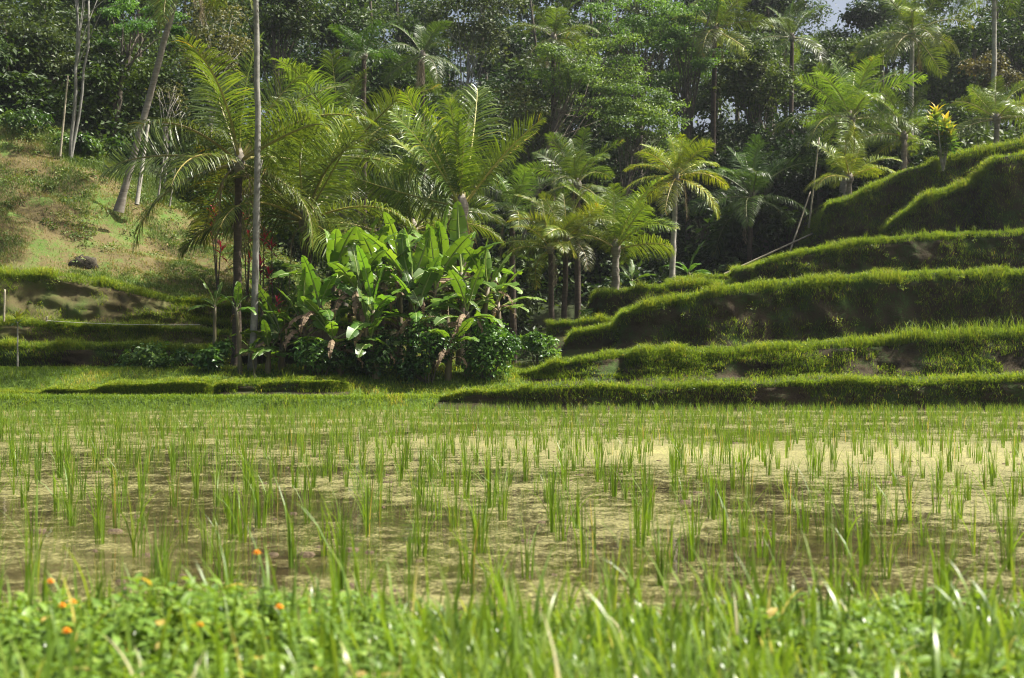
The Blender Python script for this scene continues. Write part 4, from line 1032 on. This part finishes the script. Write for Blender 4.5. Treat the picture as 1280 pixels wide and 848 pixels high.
# the wood behind: too dense to count
g = np.random.default_rng(77)
mb, mt = MB(), MB()
yy = 67.0
while yy < 122:
    X0, X1 = -.46 * yy - 4, .46 * yy + 4; xx = X0 + g.random() * 5
    while xx < X1:
        x = xx + g.normal(0, 1.0); y = yy + g.normal(0, 1.2); xx += 4.6 + 1.5 * g.random()
        z = float(ground_z(x, y)); px = 640 + x / y * FPX
        near = y < 79
        H = ((2.2 + 1.6 * g.random()) if x > 7 else (3.5 + 2.5 * g.random())) if near else (8 + 5 * g.random())
        if y > 92: H = 12 + 5 * g.random()
        zmax = CAMZ + (HOR - 12) / FPX * y                       # ridge line with two openings to the sky
        for gx, gw, gy in ((1038, 24, 34), (1192, 26, 24)):
            if abs(px - gx) < gw + 18: H = min(H, max(1.5, CAMZ + (HOR - gy) / FPX * y - z))
        if H < 1.6: continue
        tint = g.random() * 1.15; lsz = .22 + .22 * g.random(); flat = .45 + .4 * g.random()
        top = np.array([x + g.normal(0, .3), y, z + H * .8]); trad = .09 + .1 * g.random()
        tube(mt, np.stack([[x, y, z - .3], [x + g.normal(0, .2), y, z + H * .4], top]), [trad * 1.3, trad, trad * .5], 6)
        r = 2.2 + 1.1 * g.random()
        for k in range(11):
            u = unit(g.normal(size=3)); lo_ = .22
            c = np.array([x, y, z + H * (lo_ + .62 * g.random())]) + u * [r * .75, r * .75, .4]
            q = r * (.36 + .25 * g.random()); cloud(mb, c, (q, q, q * flat), int(260 * (.32 / lsz) ** 1.2), lsz, g, shell=.3, top=.6, rbase=np.clip(tint * .8 + g.normal(0, .16), 0, 1))
    yy += 5.2
# undergrowth on the forest floor
for k in range(420):
    y = 62.5 + 34 * g.random(); x = (g.random() - .5) * .9 * y
    if x > 11 and y < 66: continue
    z = float(ground_z(x, y)); q = .7 + .9 * g.random()
    cloud(mb, (x, y, z + q * .4), (q * 1.2, q * 1.2, q * .8), 130, .28, g, rbase=.2 + .4 * g.random())
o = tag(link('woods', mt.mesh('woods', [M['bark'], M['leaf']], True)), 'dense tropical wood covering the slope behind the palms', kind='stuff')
mb.r = [np.asarray(a) for a in mb.r]
both = MB()
for s_, mi in ((mt, 0), (mb, 1)):
    both.v += s_.v; both.r += s_.r
    both.q += [a + both.n for a in s_.q]; both.qm += [np.full(len(a), mi) for a in s_.q]
    both.t += [a + both.n for a in s_.t]; both.tm += [np.full(len(a), mi) for a in s_.t]
    both.n += s_.n
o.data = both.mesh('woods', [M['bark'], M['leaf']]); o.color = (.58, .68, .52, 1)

# ------------------------------------------------------------------ small things


def pole(label, name, cat, a, b, r0, r1, mat='bamboo', sag=0.0, group=None):
    a, b = np.asarray(a), np.asarray(b); f = np.linspace(0, 1, 12)[:, None]
    P = (b - a) * f - np.array([0, 0, sag]) * 4 * f * (1 - f); mb = MB()
    rr = r0 + (r1 - r0) * f[:, 0]
    if mat == 'bamboo': rr = rr * np.where(np.arange(12) % 2 == 0, 1.12, .96)
    tube(mb, P, rr, 8)
    return tag(link(name, mb.mesh(name, M[mat], True), loc=a), label, cat, group)


GP = 'dry bamboo poles leaning by the terrace end'
pole('long pale bamboo pole slanting low from the terrace step to the bank', 'bamboo_pole', 'pole', at(905, 343, 61), at(1016, 292, 61.5), .04, .035, group=GP)
pole('steep leaning bamboo pole crossing the long pale one', 'bamboo_pole', 'pole', at(984, 325, 62.5), at(1013, 240, 63.5), .04, .03, group=GP)
pole('upright thin bamboo pole rising beside the highest terrace end', 'bamboo_pole', 'pole', at(1011, 285, 62.2), at(1024, 172, 62.2), .04, .03, group=GP)
pole('dry bamboo stick standing on the hillside left of the twin trunks', 'bamboo_pole', 'pole', at(75, 196, 60.2), at(85, 95, 60.2), .05, .035)
pole('thin bare sapling stem on the hillside, nearer the leaning palm', 'bare_sapling', 'sapling', at(197, 252, 59), at(205, 195, 59), .05, .03, 'palebark')
pole('thin bare sapling stem on the hillside, nearer the large palm', 'bare_sapling', 'sapling', at(212, 258, 59), at(220, 205, 59), .045, .025, 'palebark')
pole('second pale palm trunk rising just right of the leaning palm foot', 'bare_palm', 'palm tree', at(171, 256, 57.5), at(186, 150, 58.5), .10, .07, 'palebark')
pole('thin pale trunk close behind the tall slender areca trunk', 'bare_palm', 'palm tree', at(322, 350, 51.5), at(327, 200, 51.5), .06, .05, 'palebark')
pole('white rope strung along the middle terrace on the left', 'white_rope', 'rope', at(58, 401, 48.1), at(250, 406, 48.0), .008, .008, 'rope', .06)
for k, (px, lab) in enumerate(((5, 'bamboo fence post at the left edge of the middle terrace'), (58, 'short bamboo stake holding the white rope'))):
    if px < 0: continue
    pole(lab, 'bamboo_post', 'post', at(px, 402, 48.3), at(px + 1, 362 if px < 20 else 396, 48.3), .035, .03)

# eroded rock showing in the hillside
mb = MB(); gg = np.random.default_rng(5)
nu, nv = 26, 18; u = np.linspace(0, 2 * PI, nu, endpoint=False); v = np.linspace(.02, PI - .02, nv)
UU, VV = np.meshgrid(u, v); d = np.stack([np.cos(UU) * np.sin(VV), np.sin(UU) * np.sin(VV), np.cos(VV)], -1)
rr = .7 + .55 * fbm(d[..., 0] * 2.4 + 9, d[..., 2] * 2.4 + d[..., 1] * 2, 4) * 1.2
Vv = d * rr[..., None] * np.array([.62, .3, .58]) * (1 + .55 * (fbm(d[..., 0] * 6 + 3, d[..., 2] * 6, 3) - .45))[..., None]
i = np.arange(nv - 1)[:, None] * nu; j = np.arange(nu - 1)[None]
q = np.stack([i + j, i + j + 1, i + nu + j + 1, i + nu + j], -1).reshape(-1, 4)
q2 = np.array([[k * nu + nu - 1, k * nu, (k + 1) * nu, (k + 1) * nu + nu - 1] for k in range(nv - 1)])
mb.add(Vv.reshape(-1, 3), np.concatenate([q, q2]))
o = tag(link('rock_outcrop', mb.mesh('rock_outcrop', M['rock'], True), loc=at(105, 338, 52.75)), 'grey rock outcrop showing in the eroded hillside', 'rock')

# ------------------------------------------------------------------ air, sky, sun, camera
SUN_EL, SUN_AZ = R(56), R(81)                                     # azimuth from +Y (view direction) towards +X
HAZE = .0002
if HAZE:
    mb = MB()
    a, b = np.array([-430., -70, -5]), np.array([430., 630, 46])
    V = [[x, y, z] for z in (a[2], b[2]) for y in (a[1], b[1]) for x in (a[0], b[0])]
    mb.add(V, [[0, 2, 3, 1], [4, 5, 7, 6], [0, 1, 5, 4], [2, 6, 7, 3], [0, 4, 6, 2], [1, 3, 7, 5]])
    hm, nt, out = newmat('haze'); pv = N(nt, 'VolumePrincipled'); pv.inputs['Density'].default_value = HAZE; pv.inputs['Anisotropy'].default_value = .45
    pv.inputs['Color'].default_value = (.86, .92, 1, 1); nt.links.new(pv.outputs[0], out.inputs['Volume'])
    tag(link('haze', mb.mesh('haze', hm)), kind='stuff')

w = bpy.data.worlds.new('World'); scene.world = w; w.use_nodes = True
nt = w.node_tree; bg = nt.nodes['Background']; sky = nt.nodes.new('ShaderNodeTexSky'); sky.sky_type = 'NISHITA'; sky.sun_disc = False
sky.sun_elevation = SUN_EL; sky.sun_rotation = SUN_AZ; sky.dust_density = 8.0; sky.air_density = 1.0
nt.links.new(sky.outputs[0], bg.inputs[0]); bg.inputs[1].default_value = .07
L = bpy.data.lights.new('sun', 'SUN'); L.energy = 5.0; L.angle = R(.55); L.color = (1, .95, .86)
so = bpy.data.objects.new('sun', L); COL.objects.link(so)
dv = Vector((math.sin(SUN_AZ) * math.cos(SUN_EL), math.cos(SUN_AZ) * math.cos(SUN_EL), math.sin(SUN_EL)))
so.rotation_euler = dv.to_track_quat('Z', 'Y').to_euler()

cam = bpy.data.cameras.new('camera'); co = bpy.data.objects.new('camera', cam); COL.objects.link(co)
co.location = (0, 0, CAMZ); co.rotation_euler = (R(90), 0, 0)
cam.sensor_width = 36; cam.lens = 36 * FPX / 1280; cam.shift_y = (HOR - 424) / 1280
cam.clip_start = .05; cam.clip_end = 2000
cam.dof.use_dof = True; cam.dof.focus_distance = 20; cam.dof.aperture_fstop = 3.5
scene.camera = co
scene.view_settings.view_transform = 'Standard'; scene.view_settings.look = 'None'; scene.view_settings.gamma = 1
scene.view_settings.exposure = 1.38
cy = scene.cycles
cy.pixel_filter_type = 'BLACKMAN_HARRIS'; cy.filter_width = 1.05
cy.max_bounces = 6; cy.diffuse_bounces = 3; cy.glossy_bounces = 2; cy.transmission_bounces = 4; cy.volume_bounces = 0; cy.transparent_max_bounces = 8
cy.use_denoising = True; cy.sample_clamp_indirect = 4; cy.caustics_reflective = False; cy.caustics_refractive = False
